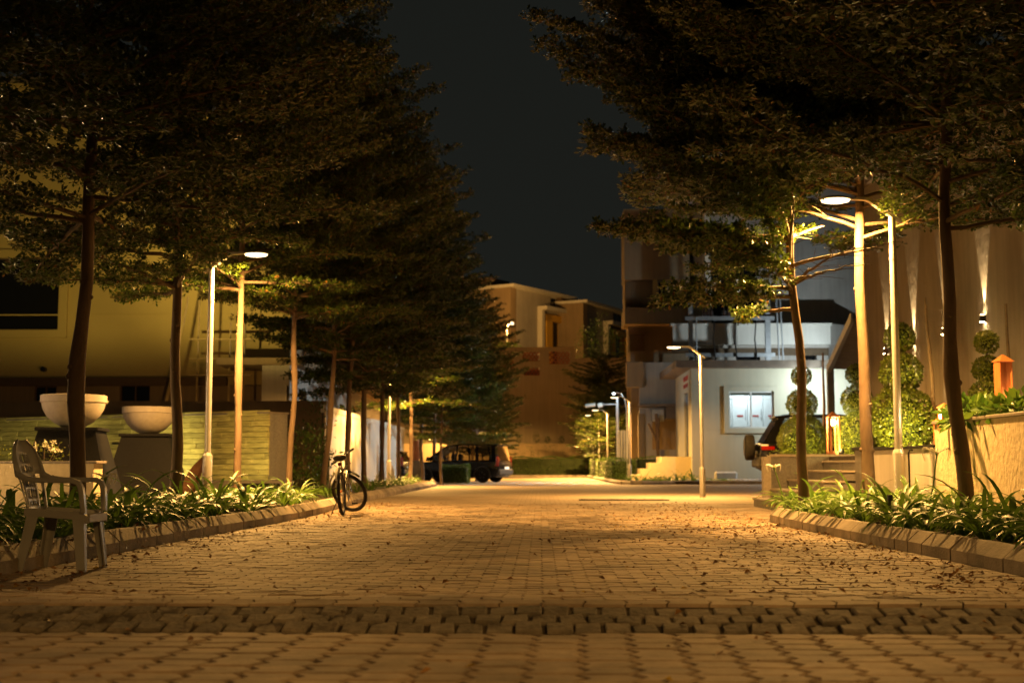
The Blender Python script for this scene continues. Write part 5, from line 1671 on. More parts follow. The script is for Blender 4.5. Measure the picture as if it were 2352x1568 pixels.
for (Ya, Yb, z0, z1) in ((54.2, 55.6, 2.4, 4.0), (57.5, 59.6, 2.2, 3.6), (63, 64, 2.2, 3.8), (66, 67.2, 2.4, 3.6)):
    def xs_(Y): return xa + (-9.4 - xa) * (Y - ya) / (75 - ya) + .012
    mb = MB(); mb.loft([[(xs_(Ya) - .05, Ya, z0), (xs_(Ya) + .012, Ya, z0), (xs_(Ya) + .012, Ya, z1), (xs_(Ya) - .05, Ya, z1)], [(xs_(Yb) - .05, Yb, z0), (xs_(Yb) + .012, Yb, z0), (xs_(Yb) + .012, Yb, z1), (xs_(Yb) - .05, Yb, z1)]])
    mb.build('window', M['darkglass'], an, world=True)
# scaffold and bamboo pole
sf = empty('wooden_scaffold', (xat(500, 53.4), 53.4, 0), 0, 'small timber scaffold leaning against the dark lower part of the cream house', 'scaffold')
zt_ = zat(778, 53.4, 500)
for px in (446, 468, 520, 553):
    mb = MB(); x = xat(px, 53.4); mb.tube([(x, 53.4, 0), (x + .05, 53.4, zat(690 if px < 470 else 740, 53.4, 500))], .045, 6); mb.build('standard', M['bamboo'], sf, world=True)
for py in (778, 822, 860):
    mb = MB(); mb.box(xat(430, 53.3), xat(575, 53.3), 53.1, 53.3, zat(py, 53.3, 500) - .06, zat(py, 53.3, 500)); mb.build('plank', M['bamboo'], sf, world=True)
a = at(378, 935, 53.0); b = at(432, 680, 53.0)
mb = MB(); mb.tube([(0, 0, 0), (b - a) * .5 + Vector((.06, 0, 0)), b - a], [.075, .065, .05], 8)
o = mb.build('bamboo_pole', M['bamboo'], smooth=True); o.location = a; tag(o, 'bamboo pole leaning against the cream house beside the second trunk', 'pole')
# garden floodlights that light the house from behind the stone wall
uplight((-14.85, 41.75, 2.72), (-11.8, 48.0, 7.6), 5600, 'floodlight on the brown boundary wall aimed at the right part of the cream house', (1.0, .70, .17), R(82))
uplight((-15.25, 41.75, 2.72), (-17.8, 48.0, 8.3), 3000, 'second floodlight on the boundary wall behind the thick tree', (1.0, .70, .17), R(82))

yl = empty('yard_fill_lamp', (-13.2, 45.5, 0), 0, 'unseen fill lamp added behind the brown boundary wall for the lower facade', 'lamp')  # added fill, hidden by the boundary wall, to lift the lower facade
mb = MB(); mb.tube([(0, 0, 0), (0, 0, 1.9)], .03, 8); mb.build('post', M['blackmetal'], yl)
mb = MB(); mb.lathe([(.02, 1.9), (.08, 1.95), (.08, 2.1), (.02, 2.15)], 10); mb.build('lantern', M['lens'], yl)
add_light('yard_fill_light', 'POINT', (0, .16, 2.0), 260, WARM, .08, (0, 0, 0), yl)

# ================================================================ HEDGES AT THE FAR END
def hedge(label, x0, x1, y0, y1, z1, n, seed, z0=0.05, rot=0.0, leaf=.075):
    rr = np.random.default_rng(seed)
    r = empty('trimmed_hedge', ((x0 + x1) / 2, (y0 + y1) / 2, z0), rot, label, 'hedge', 'trimmed hedges')
    a, b, c = (x1 - x0) / 2, (y1 - y0) / 2, z1 - z0
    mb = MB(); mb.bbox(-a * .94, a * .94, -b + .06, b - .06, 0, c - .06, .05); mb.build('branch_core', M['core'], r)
    P = rr.uniform(-1, 1, (n, 3)); f = rr.integers(0, 4, n)
    P[f == 0, 1] = -1; P[f == 1, 2] = 1; P[f == 2, 0] = rr.choice([-1, 1], (f == 2).sum()); P[f == 3, 1] = np.where(rr.random((f == 3).sum()) < .5, -1, 1)
    P += rr.normal(0, .03, P.shape)
    D = P / np.linalg.norm(P, axis=1, keepdims=True) + rr.normal(0, .5, (n, 3)); N = rr.normal(0, .6, (n, 3)) + np.array([[0, -.5, 1.0]])
    Q = P * np.array([[a, b, c / 2]]) + np.array([[0, 0, c / 2]])
    Q[:, 2] += .05 * np.sin(Q[:, 0] * 3.1 + seed) * (P[:, 2] > .5)
    L = leaf * rr.uniform(.6, 1.3, n)
    o = bpy.data.objects.new('foliage', np_mesh('foliage', leaves_from(Q, D, N, L, L * .5, .1), 4, LEAF_F, [M['hedgeleaf']])); COL.objects.link(o); o.parent = r
hedge('long dark hedge across the far end of the road', xat(1166, 88), xat(1350, 88), 87.6, 89.2, 1.32, 7000, 1)
hedge('trimmed hedge block nearest the blue gate on the right', 3.35, 4.5, 60.6, 64.5, 1.05, 4200, 2, .1)
hedge('middle trimmed hedge block on the far right kerb', 3.35, 4.4, 66, 72.5, 1.1, 4200, 3, .1)
hedge('farthest trimmed hedge block on the far right kerb', 3.3, 4.2, 74, 86, 1.15, 3800, 4, .1)
hedge('small square hedge block in front of the far people carrier', xat(1018, 56.5), xat(1076, 56.5), 56.0, 57.2, .78, 2400, 5)
ek = MB(); ek.bbox(-2.4, 3.2, 86.9, 87.1, 0, .16, .01); tag(ek.build('end_kerb', M['kerb']), kind='structure')

# ================================================================ RETAINING END WALL WITH BRICK GRILLES
EY = 95.0
ew = empty('retaining_wall', (0, EY, 0), 0, 'very tall brown retaining wall closing the far end of the road with brick grilles', 'wall')
ztop = zat(800, EY); ztl = zat(822, EY)
ops = []
for (a, b, c, d) in ((1128, 1180, 846, 815), (1200, 1240, 829, 808), (1262, 1310, 836, 806), (1203, 1240, 862, 843)):
    ops.append((xat(a, EY), xat(b, EY), zat(c, EY), zat(d, EY)))
wall_with_openings('wall', -34, xat(1322, EY), 0, ztop, ops, EY, EY + .35, M['endwall'], ew)
mb = MB(); mb.box(xat(1322, EY), 22, EY, EY + .35, 0, ztl); mb.build('lower_wall', M['endwall'], ew, world=True)
mb = MB(); mb.box(-34, xat(1323, EY), EY - .06, EY + .4, ztop, ztop + .1); mb.build('coping', M['endwall'], ew, world=True)
mb = MB(); mb.box(-34, 22, EY - .04, EY, zat(905, EY), zat(905, EY) + .08); mb.build('string_course', M['endwall'], ew, world=True)
for (x0, x1, z0, z1) in ops:
    mb = MB(); rowh = .19; z = z0; k = 0
    while z < z1 - .05:
        mb.box(x0, x1, EY + .05, EY + .22, z, z + .06)
        x = x0 + (.0 if k % 2 else .14)
        while x < x1 - .05:
            mb.box(x, min(x + .13, x1), EY + .05, EY + .22, z + .06, z + rowh); x += .28
        z += rowh; k += 1
    b_ = mb.build('brick_grille', M['brick'], ew, world=True); b_['kind'] = 'stuff'
mb = MB(); mb.box(-34, xat(1330, EY), EY + .35, EY + 40, 0, ztop - 1.6); mb.box(xat(1330, EY), 40, EY + .35, EY + 60, 0, ztl - 1.0)
mb.build('terrace_ground', M['ground'], kind='structure')
lo = empty('low_white_wall', (0, 92, 0), 0, 'lower pale garden wall in front of the retaining wall behind the long hedge', 'wall')
mb = MB(); mb.box(-14, 3.1, 92.2, 92.5, 0, zat(1018, 92.2)); mb.build('wall_body', M['endlow'], lo, world=True)
for k, px in enumerate((972, 1005, 1022, 1060, 1085, 1103, 1150, 1192, 1232, 1258, 1290, 1336)):
    big = px in (1103, 1232)
    bush('wall_top_plant', (xat(px, 92.35), 92.35, zat(1018, 92.2) - .02), .26 if big else .19, .15, .75 if big else .5, 130, M['hedgeleaf'], .10,
         'one of the small round dark plants lined up on top of the pale low wall', 'plant', 'small plants along the low wall top', stems=2, seed=60 + k)
for k, px in enumerate((1190, 1212, 1228, 1262, 1298, 1340)):
    bush('thin_shrub', (xat(px, 90.6), 90.6, 0), .5, .4, 1.9 + .5 * (k % 2), 170, M['hedgeleaf'], .10, 'one of the thin sparse shrubs rising between the long hedge and the pale wall', 'shrub', 'thin shrubs behind the long hedge', stems=6, seed=80 + k)
bush('terracotta_shrub', (xat(955, 58.0), 58.0, 0), .4, .4, 1.0, 200, M['hedgeleaf'], .09, 'low shrub behind the trunks at the far end of the white fence', 'shrub', seed=95)
mb = MB(); mb.lathe([(.12, 0), (.24, .2), (.28, .5), (.2, .8), (.13, .9), (.17, 1.0)], 18)
o = mb.build('terracotta_jar', M['terracotta'], smooth=True); o.location = (xat(955, 56), 56, 1.0); tag(o, 'orange terracotta jar on a plinth between trunks at the far end of the white fence', 'jar')
mb = MB(); mb.bbox(-.3, .3, -.3, .3, 0, 1.0, .02); o = mb.build('stone_plinth', M['greygranite']); o.location = (xat(955, 56), 56, 0); tag(o, 'stone plinth under the orange jar', 'plinth')

# ================================================================ VILLAS ON THE TERRACE
def villa(name, pxl, Yl, pxr, Yr, pytop, label, yellow, seed):
    a = Vector((xat(pxl, Yl), Yl)); b = Vector((xat(pxr, Yr), Yr))
    d = (b - a); L = d.length; an_ = math.atan2(d.y, d.x)
    zt = zat(pytop, Yl, pxl); z0 = ztop - 2.0
    r = empty(name, (a.x, a.y, 0), an_, label, 'house', 'modern villas on the terrace')
    H = zt
    def B(nm, m, x0, x1, y0, y1, za, zb, **k):
        mb = MB(); mb.box(x0, x1, y0, y1, za, zb); return mb.build(nm, m, r, **k)
    B('wall', M['greyrender'], 0, L - .6, 0, 9, z0, H - 1.6)
    B('upper_wall', M['greyrender'], 0, L * .66, .02, 9, H - 1.6, H - .25)
    B('corner_pillar', M['brownrender'], -.9, 0, -.25, 8, z0, H - .25)
    B('roof', M['white'], -1.2, L + .4, -.8, 9.4, H - .25, H)
    B('roof_box', M['darkwall'], -.8, L * .25, 2, 6, H, H + .8)
    for k in range(3):
        w = B('upper_window', M['darkglass'], L * .68 + k * L * .105, L * .68 + (k + .8) * L * .105, .06, .12, H - 1.5, H - .4)
    B('window_band', M['white'], L * .66, L - .4, .12, .3, H - 1.6, H - .25)
    # projecting portal with yellow reveal
    px0, px1 = L * .42, L * .98
    zp = H - 1.75
    B('portal_side', M['white'], px0, px0 + .45, -.5, 0, z0, zp)
    B('portal_top', M['white'], px0, px1 + .6, -1.0, 0, zp, zp + .35)
    B('portal_slot', M['darkwall'], px0 + .45, px0 + .85, -.3, -.01, z0, zp)
    B('yellow_side', M['yellow'], px0 + .85, px0 + 1.9, -.45, -.01, z0, zp - .3)
    B('yellow_side', M['yellow'], px1 - .9, px1, -.45, -.01, z0, zp - .3)
    B('yellow_top', M['yellow'], px0 + .85, px1, -.45, -.01, zp - .9, zp - .3)
    B('balcony_door', M['darkglass'], px0 + 1.9, px1 - 1.9, -.05, -.012, z0, zp - .95)
    B('inner_wall', M['yellow'], px1 - 1.9, px1 - .9, -.06, -.02, z0, zp - .95)
    mb = MB(); mb.tube([(px0 + 1.5, -1.3, z0 + 3.1), (px1 - .5, -1.3, z0 + 3.1)], .03, 6); mb.build('hand_rail', M['steel'], r)
    B('garden_wall', M['brownrender'], L * .0, L * .4, -.2, 0, z0, z0 + 3.2)
    return r
villa('terrace_villa', 1180, 112, 1307, 120, 656, 'left grey villa with a yellow framed portal above the brick grilles', 1, 1)
villa('terrace_villa', 1345, 118, 1443, 127, 692, 'right grey villa with a yellow framed portal beside the brown tower', 1, 2)
villa('terrace_villa', 1060, 116, 1155, 122, 640, 'villa mostly hidden behind the left tree crowns, only its roof corner showing', 1, 3)
tl = empty('terrace_lamp', (xat(1164, 101), 101, ztop - 1.6), 0, 'small bright globe street lamp on the terrace above the retaining wall', 'street lamp')
zl = zat(743, 101) - (ztop - 1.6)
mb = MB(); mb.tube([(0, 0, 0), (0, 0, zl - .25), (.12, 0, zl - .05), (.3, 0, zl)], [.05, .045, .04, .03], 8); mb.build('post', M['pole'], tl, smooth=True)
mb = MB(); mb.ball((.38, 0, zl), .20, 14, 10, .7); mb.build('globe', M['lens'], tl, smooth=True)
add_light('globe_light', 'POINT', (.38, -.05, zl - .3), 2400, WARM, .15, (0, 0, 0), tl)
add_light('globe_light', 'POINT', (.38, -.6, zl + .1), 2400, WARM, .15, (0, 0, 0), tl)
bush('flower_planter', (xat(1163, 95.5), 95.6, ztop - .3), 1.0, .5, .8, 500, M['lily'], .16, 'bright leaved plants with red flowers on top of the retaining wall below the terrace lamp', 'shrub', seed=120, flowers=(10, M['flowerred']))
for k, (px, py, h) in enumerate(((1352, 822, 1.9), (1378, 822, 2.8), (1410, 822, 1.8))):
    bush('terrace_shrub', (xat(px, 97.5), 97.5, ztl - 1.0), 1.0, .7, h + 1.6, 700, M['hedgeleaf'], .16, ['round dark shrub on the terrace left of the tall one', 'tallest dark shrub on the terrace between the two villas', 'dark shrub on the terrace beside the brown tower'][k], 'shrub', seed=130 + k)
# end wall is brightened by the last left street lamp, added above
# ================================================================ BROWN TOWER (right of centre)
BY = 72.0
bt = empty('brown_tower', (xat(1515, BY), BY, 0), 0, 'brown apartment tower with slatted shutter and dark window right of the sky gap', 'building')
def bx(px): return xat(px, BY)
def bz(py): return zat(py, BY, 1515)
mb = MB(); mb.box(bx(1438), bx(1600), BY, BY + 2.5, bz(642), bz(480)); mb.build('upper_wall', M['brownrender'], bt, world=True)
mb = MB(); mb.box(bx(1437), bx(1590), BY - .5, BY + 2.5, bz(746), bz(709)); mb.build('balcony_band', M['brownrender'], bt, world=True)
mb = MB(); mb.box(bx(1448), bx(1600), BY + 1.0, BY + 2.5, 0, bz(746)); mb.build('lower_wall', M['brownrender'], bt, world=True)
mb = MB(); mb.box(bx(1440), bx(1600), BY + .5, BY + 2.5, bz(709), bz(642)); mb.build('recess_wall', M['brownrender'], bt, world=True)
sl = MB(); x = bx(1443)
while x < bx(1505):
    m2 = MB(); m2.box(x, x + .055, BY + .30, BY + .42, bz(708), bz(645)); m2.build('slat', M['brownrender'], bt, world=True); x += .12
mb = MB(); mb.box(bx(1505), bx(1514), BY + .0, BY + .5, bz(709), bz(642)); mb.build('jamb', M['cream'], bt, world=True)
window(bx(1515), bx(1563), bz(706), bz(643), BY + .32, bt, M['greyrender'], M['darkglass'], .07, 1)
mb = MB(); mb.box(bx(1563), bx(1600), BY, BY + .5, bz(709), bz(642)); mb.build('wall_panel', M['brownrender'], bt, world=True)
mb = MB(); mb.box(bx(1450), bx(1485), BY + .6, BY + 1.0, bz(812), bz(765)); mb.build('shutter', M['darkwall'], bt, world=True)

# ================================================================ GREY BUILDING WITH BALCONY
GY = 70.0
gb = empty('grey_building', (xat(1760, GY), GY, 0), 0, 'tall grey building with a cool lit balcony parapet behind the booth', 'building')
def gx(px): return xat(px, GY)
def gz(py): return zat(py, GY, 1760)
zr_ = 25.0
mb = MB(); mb.box(gx(1600), gx(1637), GY + 2, GY + 14, 0, zr_); mb.build('wall', M['greyrender'], gb, world=True)
mb = MB(); mb.box(gx(1633), gx(1646), GY + 1.2, GY + 2, 0, zr_); mb.build('pier', M['white'], gb, world=True)
mb = MB(); mb.box(gx(1646), gx(1762), GY + 2.6, GY + 14, 0, gz(540)); mb.build('dark_wall', M['darkglass'], gb, world=True)
mb = MB(); mb.box(gx(1637), gx(1762), GY + 2.2, GY + 14, gz(540), zr_); mb.build('upper_wall', M['greyrender'], gb, world=True)
mb = MB(); mb.box(gx(1762), gx(2120), GY + 2, GY + 14, 0, zr_); mb.build('right_wall', M['greyrender'], gb, world=True)
lit = emit_mat('lit_room', (1.0, .93, .74), 1.0)
for (a, b, c, d) in ((1653, 1664, 648, 632), (1645, 1664, 661, 655), (1714, 1736, 642, 628), (1716, 1738, 656, 650)):
    mb = MB(); mb.box(gx(a), gx(b), GY + 2.52, GY + 2.58, gz(c), gz(d)); mb.build('lit_window', lit, gb, world=True)
# balcony
zp1, zp0 = gz(752), gz(795)
mb = MB(); mb.box(gx(1545), gx(1905), GY - 1.0, GY - .75, zp0, zp1); mb.build('parapet', M['white'], gb, world=True)
mb = MB(); mb.box(gx(1540), gx(1908), GY - 1.06, GY - .69, zp1, zp1 + .12); mb.build('parapet_cap', M['white'], gb, world=True)
mb = MB(); mb.loft([[(gx(1905), GY - 1.0, zp0), (gx(1905), GY - 1.0, zp1 + .1), (gx(1905), GY - .75, zp1 + .1), (gx(1905), GY - .75, zp0)], [(gx(1905) + 5, GY + 3, zp0), (gx(1905) + 5, GY + 3, zp1 + .1), (gx(1905) + 5, GY + 3.25, zp1 + .1), (gx(1905) + 5, GY + 3.25, zp0)]]); mb.build('parapet_return', M['greyrender'], gb, world=True)
mb = MB(); mb.box(gx(1545), gx(1905), GY - .7, GY + 2, zp0 - .15, zp0); mb.build('balcony_floor', M['greyrender'], gb, world=True)
wall_with_openings('ground_storey', gx(1545), gx(1905), 0, zp0 - .15, [(gx(1695), gx(1748), 5.2, gz(788)), (gx(1845), gx(1878), 5.2, gz(788))], GY - .4, GY - .1, M['greyrender'], gb)
mb = MB(); mb.box(gx(1690), gx(1752), GY + .4, GY + .5, 5, gz(785)); mb.box(gx(1840), gx(1880), GY + .4, GY + .5, 5, gz(785)); mb.build('dark_opening', M['darkglass'], gb, world=True)
mb = MB(); mb.box(gx(1545), gx(1905), GY - .46, GY - .4, gz(818), gz(800)); mb.build('dark_band', M['darkwall'], gb, world=True)
# warm lit penthouse fascia, seen through the leaves at the top
px0, px1 = xat(1560, GY), xat(1745, GY)
mb = MB(); mb.box(px0, px1, GY - 1.2, GY + 2, zat(60, GY, 1650), zat(45, GY, 1650)); mb.build('penthouse_soffit', M['white'], gb, world=True)
mb = MB(); mb.box(px0, px1, GY - .2, GY + 8, zat(105, GY, 1650), zat(60, GY, 1650)); mb.build('penthouse_wall', M['white'], gb, world=True)
mb = MB(); mb.box(px0, px1, GY - 1.2, GY + 8, zat(45, GY, 1650), zat(0, GY, 1650)); mb.build('penthouse_roof', M['white'], gb, world=True)
add_light('penthouse_light', 'AREA', Vector((xat(1650, GY), GY - 1.6, zat(75, GY, 1650))) - gb.location, 60, (1, .66, .28), 1.2, (R(105), 0, 0), gb)

# ================================================================ SWITCHING-STATION BOOTH
QY = 58.0
bo_ = empty('station_booth', (xat(1725, QY), QY, 0), 0, 'single storey pale booth with a lit sliding window and flat overhanging roof', 'building')
def qx(px): return xat(px, QY)
def qz(py): return zat(py, QY, 1720)
XL, XR = qx(1590), qx(2010)
zt_ = qz(846)
wn_ = (qx(1676), qx(1780), qz(983), qz(898))
wall_with_openings('wall', XL, XR, 0.1, zt_, [wn_], QY, QY + .25, M['booth'], bo_)
# side wall with the glazed door
DY0, DY1 = QY + 1.4, QY + 2.9
zf = 1.18
mb = MB()
for (y0, y1, z0, z1) in ((QY + .25, DY0, .1, zt_), (DY1, QY + 6.5, .1, zt_), (DY0, DY1, .1, zf), (DY0, DY1, zf + 3.0, zt_)):
    mb.box(XL, XL + .25, y0, y1, z0, z1)
mb.build('side_wall', M['booth'], bo_, world=True)
mb = MB(); mb.box(XL, XR, QY + 6.5, QY + 6.7, 0.1, zt_); mb.build('rear_wall', M['booth'], bo_, world=True)
dr = MB(); dr.box(XL + .06, XL + .12, DY0, DY1, zf, zf + 3.0); d_ = dr.build('door', M['winglass'], bo_, world=True)
dr = MB(); dr.box(XL + .03, XL + .14, DY0 + .98, DY0 + 1.06, zf, zf + 3.0); dr.box(XL + .03, XL + .14, DY0, DY0 + .05, zf, zf + 3.0); dr.build('frame', M['steel'], d_, world=True)
mb = MB(); mb.box(XL - .75, XR + .5, QY - .75, QY + 7.2, zt_, zt_ + .32); mb.build('roof', M['roofslab'], bo_, world=True)
# window: surround, frame, panes
mb = MB(); a, b, c, d = wn_; t = .22
mb.box(a - t, b + t, QY - .10, QY, d, d + t); mb.box(a - t, b + t, QY - .10, QY, c - t, c); mb.box(a - t, a, QY - .10, QY, c, d); mb.box(b, b + t, QY - .10, QY, c, d)
mb.build('window_surround', M['booth'], bo_, world=True)
window(a, b, c, d, QY + .06, bo_, M['chalk'], M['winglass'], .07, 1)
# room: cabinets under a tube lamp
for k in range(7):
    xx = a - 1.0 + k * .72
    mb = MB(); mb.bbox(xx, xx + .70, QY + 1.9, QY + 2.6, .9, qz(903), .01); cb = mb.build('cabinet', M['cabinet'], bo_, world=True)
    mb = MB(); mb.box(xx + .22, xx + .50, QY + 1.885, QY + 1.899, qz(953), qz(949)); mb.build('red_label', M['redlabel'], cb, world=True)
    mb = MB(); mb.box(xx + .60, xx + .63, QY + 1.88, QY + 1.899, qz(960), qz(935)); mb.build('handle', M['steel'], cb, world=True)
mb = MB(); mb.box(XL + .25, XR, QY + .25, QY + 6.5, .85, .9); mb.build('floor_slab', M['kerb'], bo_, world=True)
mb = MB(); mb.box(a, b, QY + 1.0, QY + 1.06, zt_ - .10, zt_ - .05); mb.build('tube_lamp', emit_mat('tube', (.86, .95, 1.0), 6.0), bo_, world=True)
bl = bo_.location
add_light('room_light', 'AREA', Vector(((a + b) / 2, QY + 1.0, zt_ - .15)) - bl, 150, (.84, .93, 1.0), 1.2, (0, 0, 0), bo_)
add_light('room_light', 'AREA', Vector((XL + 1.3, QY + 2.2, zt_ - .15)) - bl, 90, (.84, .93, 1.0), .8, (0, 0, 0), bo_)
# raised landing and stairs, painted yellow
mb = MB()
prof = [(XL, .02), (XL, zf), (qx(1521), zf), (qx(1521), zf - .27), (qx(1496), zf - .27), (qx(1496), zf - .54), (qx(1474), zf - .54), (qx(1474), zf - .81), (qx(1456), zf - .81), (qx(1456), .02)]
mb.prism(prof, 'y', QY + .3, QY + 2.9); mb.build('stair', M['boothyellow'], bo_, world=True)
# red lettering, two short lines (too far away to read)
rr = random.Random(4)
for k, (z0, z1) in enumerate(((qz(868), qz(853)), (qz(884), qz(871)))):
    y = QY + 1.2; n = 0
    while y < QY + 3.2 and n < 9:
        mb = MB(); t = .05
        h = z1 - z0 - .06
        mb.box(XL - .012, XL - .001, y, y + .05, z0, z0 + h)
        if n % 3 != 1: mb.box(XL - .012, XL - .001, y + .05, y + .15, z0 + h - .06, z0 + h)
        if n % 2 == 0: mb.box(XL - .012, XL - .001, y + .05, y + .15, z0 + h * .45, z0 + h * .45 + .06)
        if n % 4 != 0: mb.box(XL - .012, XL - .001, y + .12, y + .17, z0, z0 + h * .9)
        mb.build('letter', M['redlabel'], bo_, world=True)
        y += .22; n += 1
mb = MB(); mb.box(XL, XR, QY - .012, QY, qz(917), qz(916)); mb.build('render_joint', M['booth'], bo_, world=True)
mb = MB(); mb.box(XL, XR, QY - .0121, QY, qz(985.5), qz(984.5)); mb.build('render_joint', M['booth'], bo_, world=True)
# cool floodlight at its right half
sp = at(1848, 848, QY - .9)
sf_ = empty('security_light', (sp.x, sp.y, qz(853)), 0, 'small blue white security light glaring under the booth roof beside the topiary', 'security light')
mb = MB(); mb.bbox(-.10, .10, -.04, .03, -.07, .07, .01); mb.build('housing', M['blackmetal'], sf_)
mb = MB(); mb.box(-.08, .08, -.046, -.041, -.05, .05); mb.build('lens', M['coolbulb'], sf_)
mb = MB(); mb.box(-.015, .015, .03, .95, -.01, .01); mb.build('bracket', M['blackmetal'], sf_)
add_light('security_beam', 'POINT', (0, -.10, -.18), 60, COOL, .05, (0, 0, 0), sf_)
w2 = at(1905, 900, QY - 3.0)
cp = empty('carport', (xat(1912, 44.0), 44.0, 0), 0, 'white framed carport with sloping roof edge behind the shining bollard', 'carport')
x = xat(1912, 44.0); zc = zat(836, 44.0, 1912)
mb = MB(); mb.box(x - .11, x + .11, 43.9, 44.1, 0, zc); mb.build('post', M['steel'], cp, world=True)
mb = MB(); e0 = at(1900, 846, 43.6); e1 = at(2010, 745, 38.0)
mb.loft([[(e0.x, 43.6, e0.z - .12), (e0.x, 43.6, e0.z + .14), (e0.x + .2, 43.9, e0.z + .14), (e0.x + .2, 43.9, e0.z - .12)], [(8.8, 36.2, e1.z - .12), (8.8, 36.2, e1.z + .14), (8.95, 36.5, e1.z + .14), (8.95, 36.5, e1.z - .12)]])
mb.build('roof_edge', M['chalk'], cp, world=True)
mb = MB(); mb.add([(e0.x + .1, 43.8, e0.z), (8.9, 36.4, e1.z), (14, 38.5, e1.z), (e0.x + 6, 46, e0.z)], [(0, 1, 2, 3)]); mb.build('roof', M['greyrender'], cp, world=True)
fl = empty('booth_fill_lamp', (12.55, 55.6, 4.0), 0, 'unseen cool lamp added to brighten the right part of the booth wall', 'lamp')  # extra cool lamp added to widen the glow on the booth wall
mb = MB(); mb.bbox(-.12, .12, -.06, .06, -.03, .03, .01); mb.build('housing', M['blackmetal'], fl)
mb = MB(); mb.box(-.10, .10, -.05, .05, -.036, -.031); mb.build('lens', M['coolbulb'], fl)
mb = MB(); mb.tube([(0, 0, .03), (0, .3, .9), (0, 1.8, 1.15)], .02, 6); mb.build('bracket', M['steel'], fl)
add_light('booth_fill_light', 'POINT', (0, 0, -.12), 620, COOL, .06, (0, 0, 0), fl)
# upper cool flood for parapet
# wheel stop, gravel and grass at the booth foot
mb = MB(); mb.bbox(qx(1632), qx(1682), QY - 1.5, QY - 1.1, .12, .52, .07)
o = mb.build('wheel_stop', M['white'], smooth=False); tag(o, 'white concrete block lying at the foot of the booth wall', 'wheel stop')
mb = MB(); mb.box(6.6, 15, 54.3, QY, 0, .12); mb.build('booth_verge', M['soil'], kind='structure')
mb = MB(); mb.bbox(5.3, 15, 54.0, 54.3, 0, .14, .01); mb.build('verge_kerb', M['kerb'], kind='structure')
n = 1500
P = np.stack([rng.uniform(5.6, 14.8, n), rng.uniform(54.5, 57.9, n), np.full(n, .13)], 1)
V = np.zeros((n, 4, 3)); s_ = rng.uniform(.03, .09, n)
for k, (a_, b_, c_) in enumerate(((-1, -1, 0), (1, -1, 0), (0, 1, 0), (0, 0, 1.1))):
    V[:, k] = P + np.stack([a_ * s_, b_ * s_, c_ * s_], 1)
o = bpy.data.objects.new('gravel', np_mesh('gravel', V, 4, [(0, 1, 3), (1, 2, 3), (2, 0, 3)], [M['gravel']])); COL.objects.link(o); tag(o, 'loose grey gravel along the booth foot', 'gravel', kind='stuff')
n = 2600
P = np.stack([rng.uniform(4.4, 8.2, n), rng.uniform(54.3, 56.5, n), np.full(n, .12)], 1)
D = np.stack([rng.normal(0, .35, n), rng.normal(0, .35, n), np.ones(n)], 1); N = np.stack([np.ones(n), rng.normal(0, .5, n), np.zeros(n)], 1)
o = bpy.data.objects.new('grass', np_mesh('grass', leaves_from(P, D, N, rng.uniform(.05, .13, n), np.full(n, .02)), 4, LEAF_F, [M['lily']])); COL.objects.link(o); tag(o, 'short grass strip beside the corner lilies', 'grass', kind='stuff')

# ================================================================ GREY SERVICE BUILDING LEFT OF THE BOOTH
SY = 66.0
sb = empty('service_building', (xat(1515, SY), SY, 0), 0, 'grey walled service building with a dark alcove between the gate and the booth', 'building')
def sx_(px): return xat(px, SY)
def sz_(py): return zat(py, SY, 1515)
wall_with_openings('wall', sx_(1470), sx_(1585), 0, sz_(832), [(sx_(1499), sx_(1562), sz_(1032), sz_(962))], SY, SY + .3, M['greyrender'], sb)
mb = MB(); mb.box(sx_(1440), sx_(1478), SY - .5, SY + .5, sz_(890), sz_(832)); mb.build('dark_block', M['brownrender'], sb, world=True)
mb = MB(); mb.box(sx_(1455), sx_(1600), SY + 1.5, SY + 4, 0, sz_(800)); mb.build('back_wall', M['brownrender'], sb, world=True)
mb = MB(); mb.box(sx_(1466), sx_(1480), SY - .25, SY, 0, sz_(950)); mb.build('door_jamb', M['brownrender'], sb, world=True)
mb = MB(); mb.box(sx_(1466), sx_(1562), SY - .7, SY, sz_(935), sz_(928)); mb.build('canopy', M['roofslab'], sb, world=True)
mb = MB(); mb.bbox(sx_(1497), sx_(1525), SY - .5, SY, sz_(968), sz_(940), .03); mb.build('meter_box', M['steel'], sb, world=True)
mb = MB(); mb.bbox(sx_(1528), sx_(1558), SY - .4, SY, sz_(962), sz_(930), .03); mb.build('meter_box', M['roofslab'], sb, world=True)
mb = MB(); x = sx_(1509)
mb.tube([(x, SY - 1, .1), (x - .05, SY - 1, 2.0), (x - .1, SY - 1, 3.4)], .09, 7); mb.tube([(x - .02, SY - 1, 1.9), (x - .5, SY - 1, 2.9)], .06, 6); mb.tube([(x - .02, SY - 1, 1.9), (x + .02, SY - 1, 3.2)], .06, 6)
o = mb.build('bare_trunk', M['stick'], smooth=True); tag(o, 'bare forked trunk standing before the grey alcove wall', 'tree trunk')
# strip of lit plaster wall behind the gate
mb = MB(); mb.box(5.05, 5.5, 70.0, 70.3, 0, 4.3)
o = mb.build('lit_wall_strip', M['planterwall']); tag(o, 'narrow yellow lit plaster wall between the third right lamp and the grey building', 'wall')
hedge('dark hedge piece behind the chain link left of the yellow stairs', 4.7, 6.2, 63.2, 64.2, 1.15, 900, 7, 0)

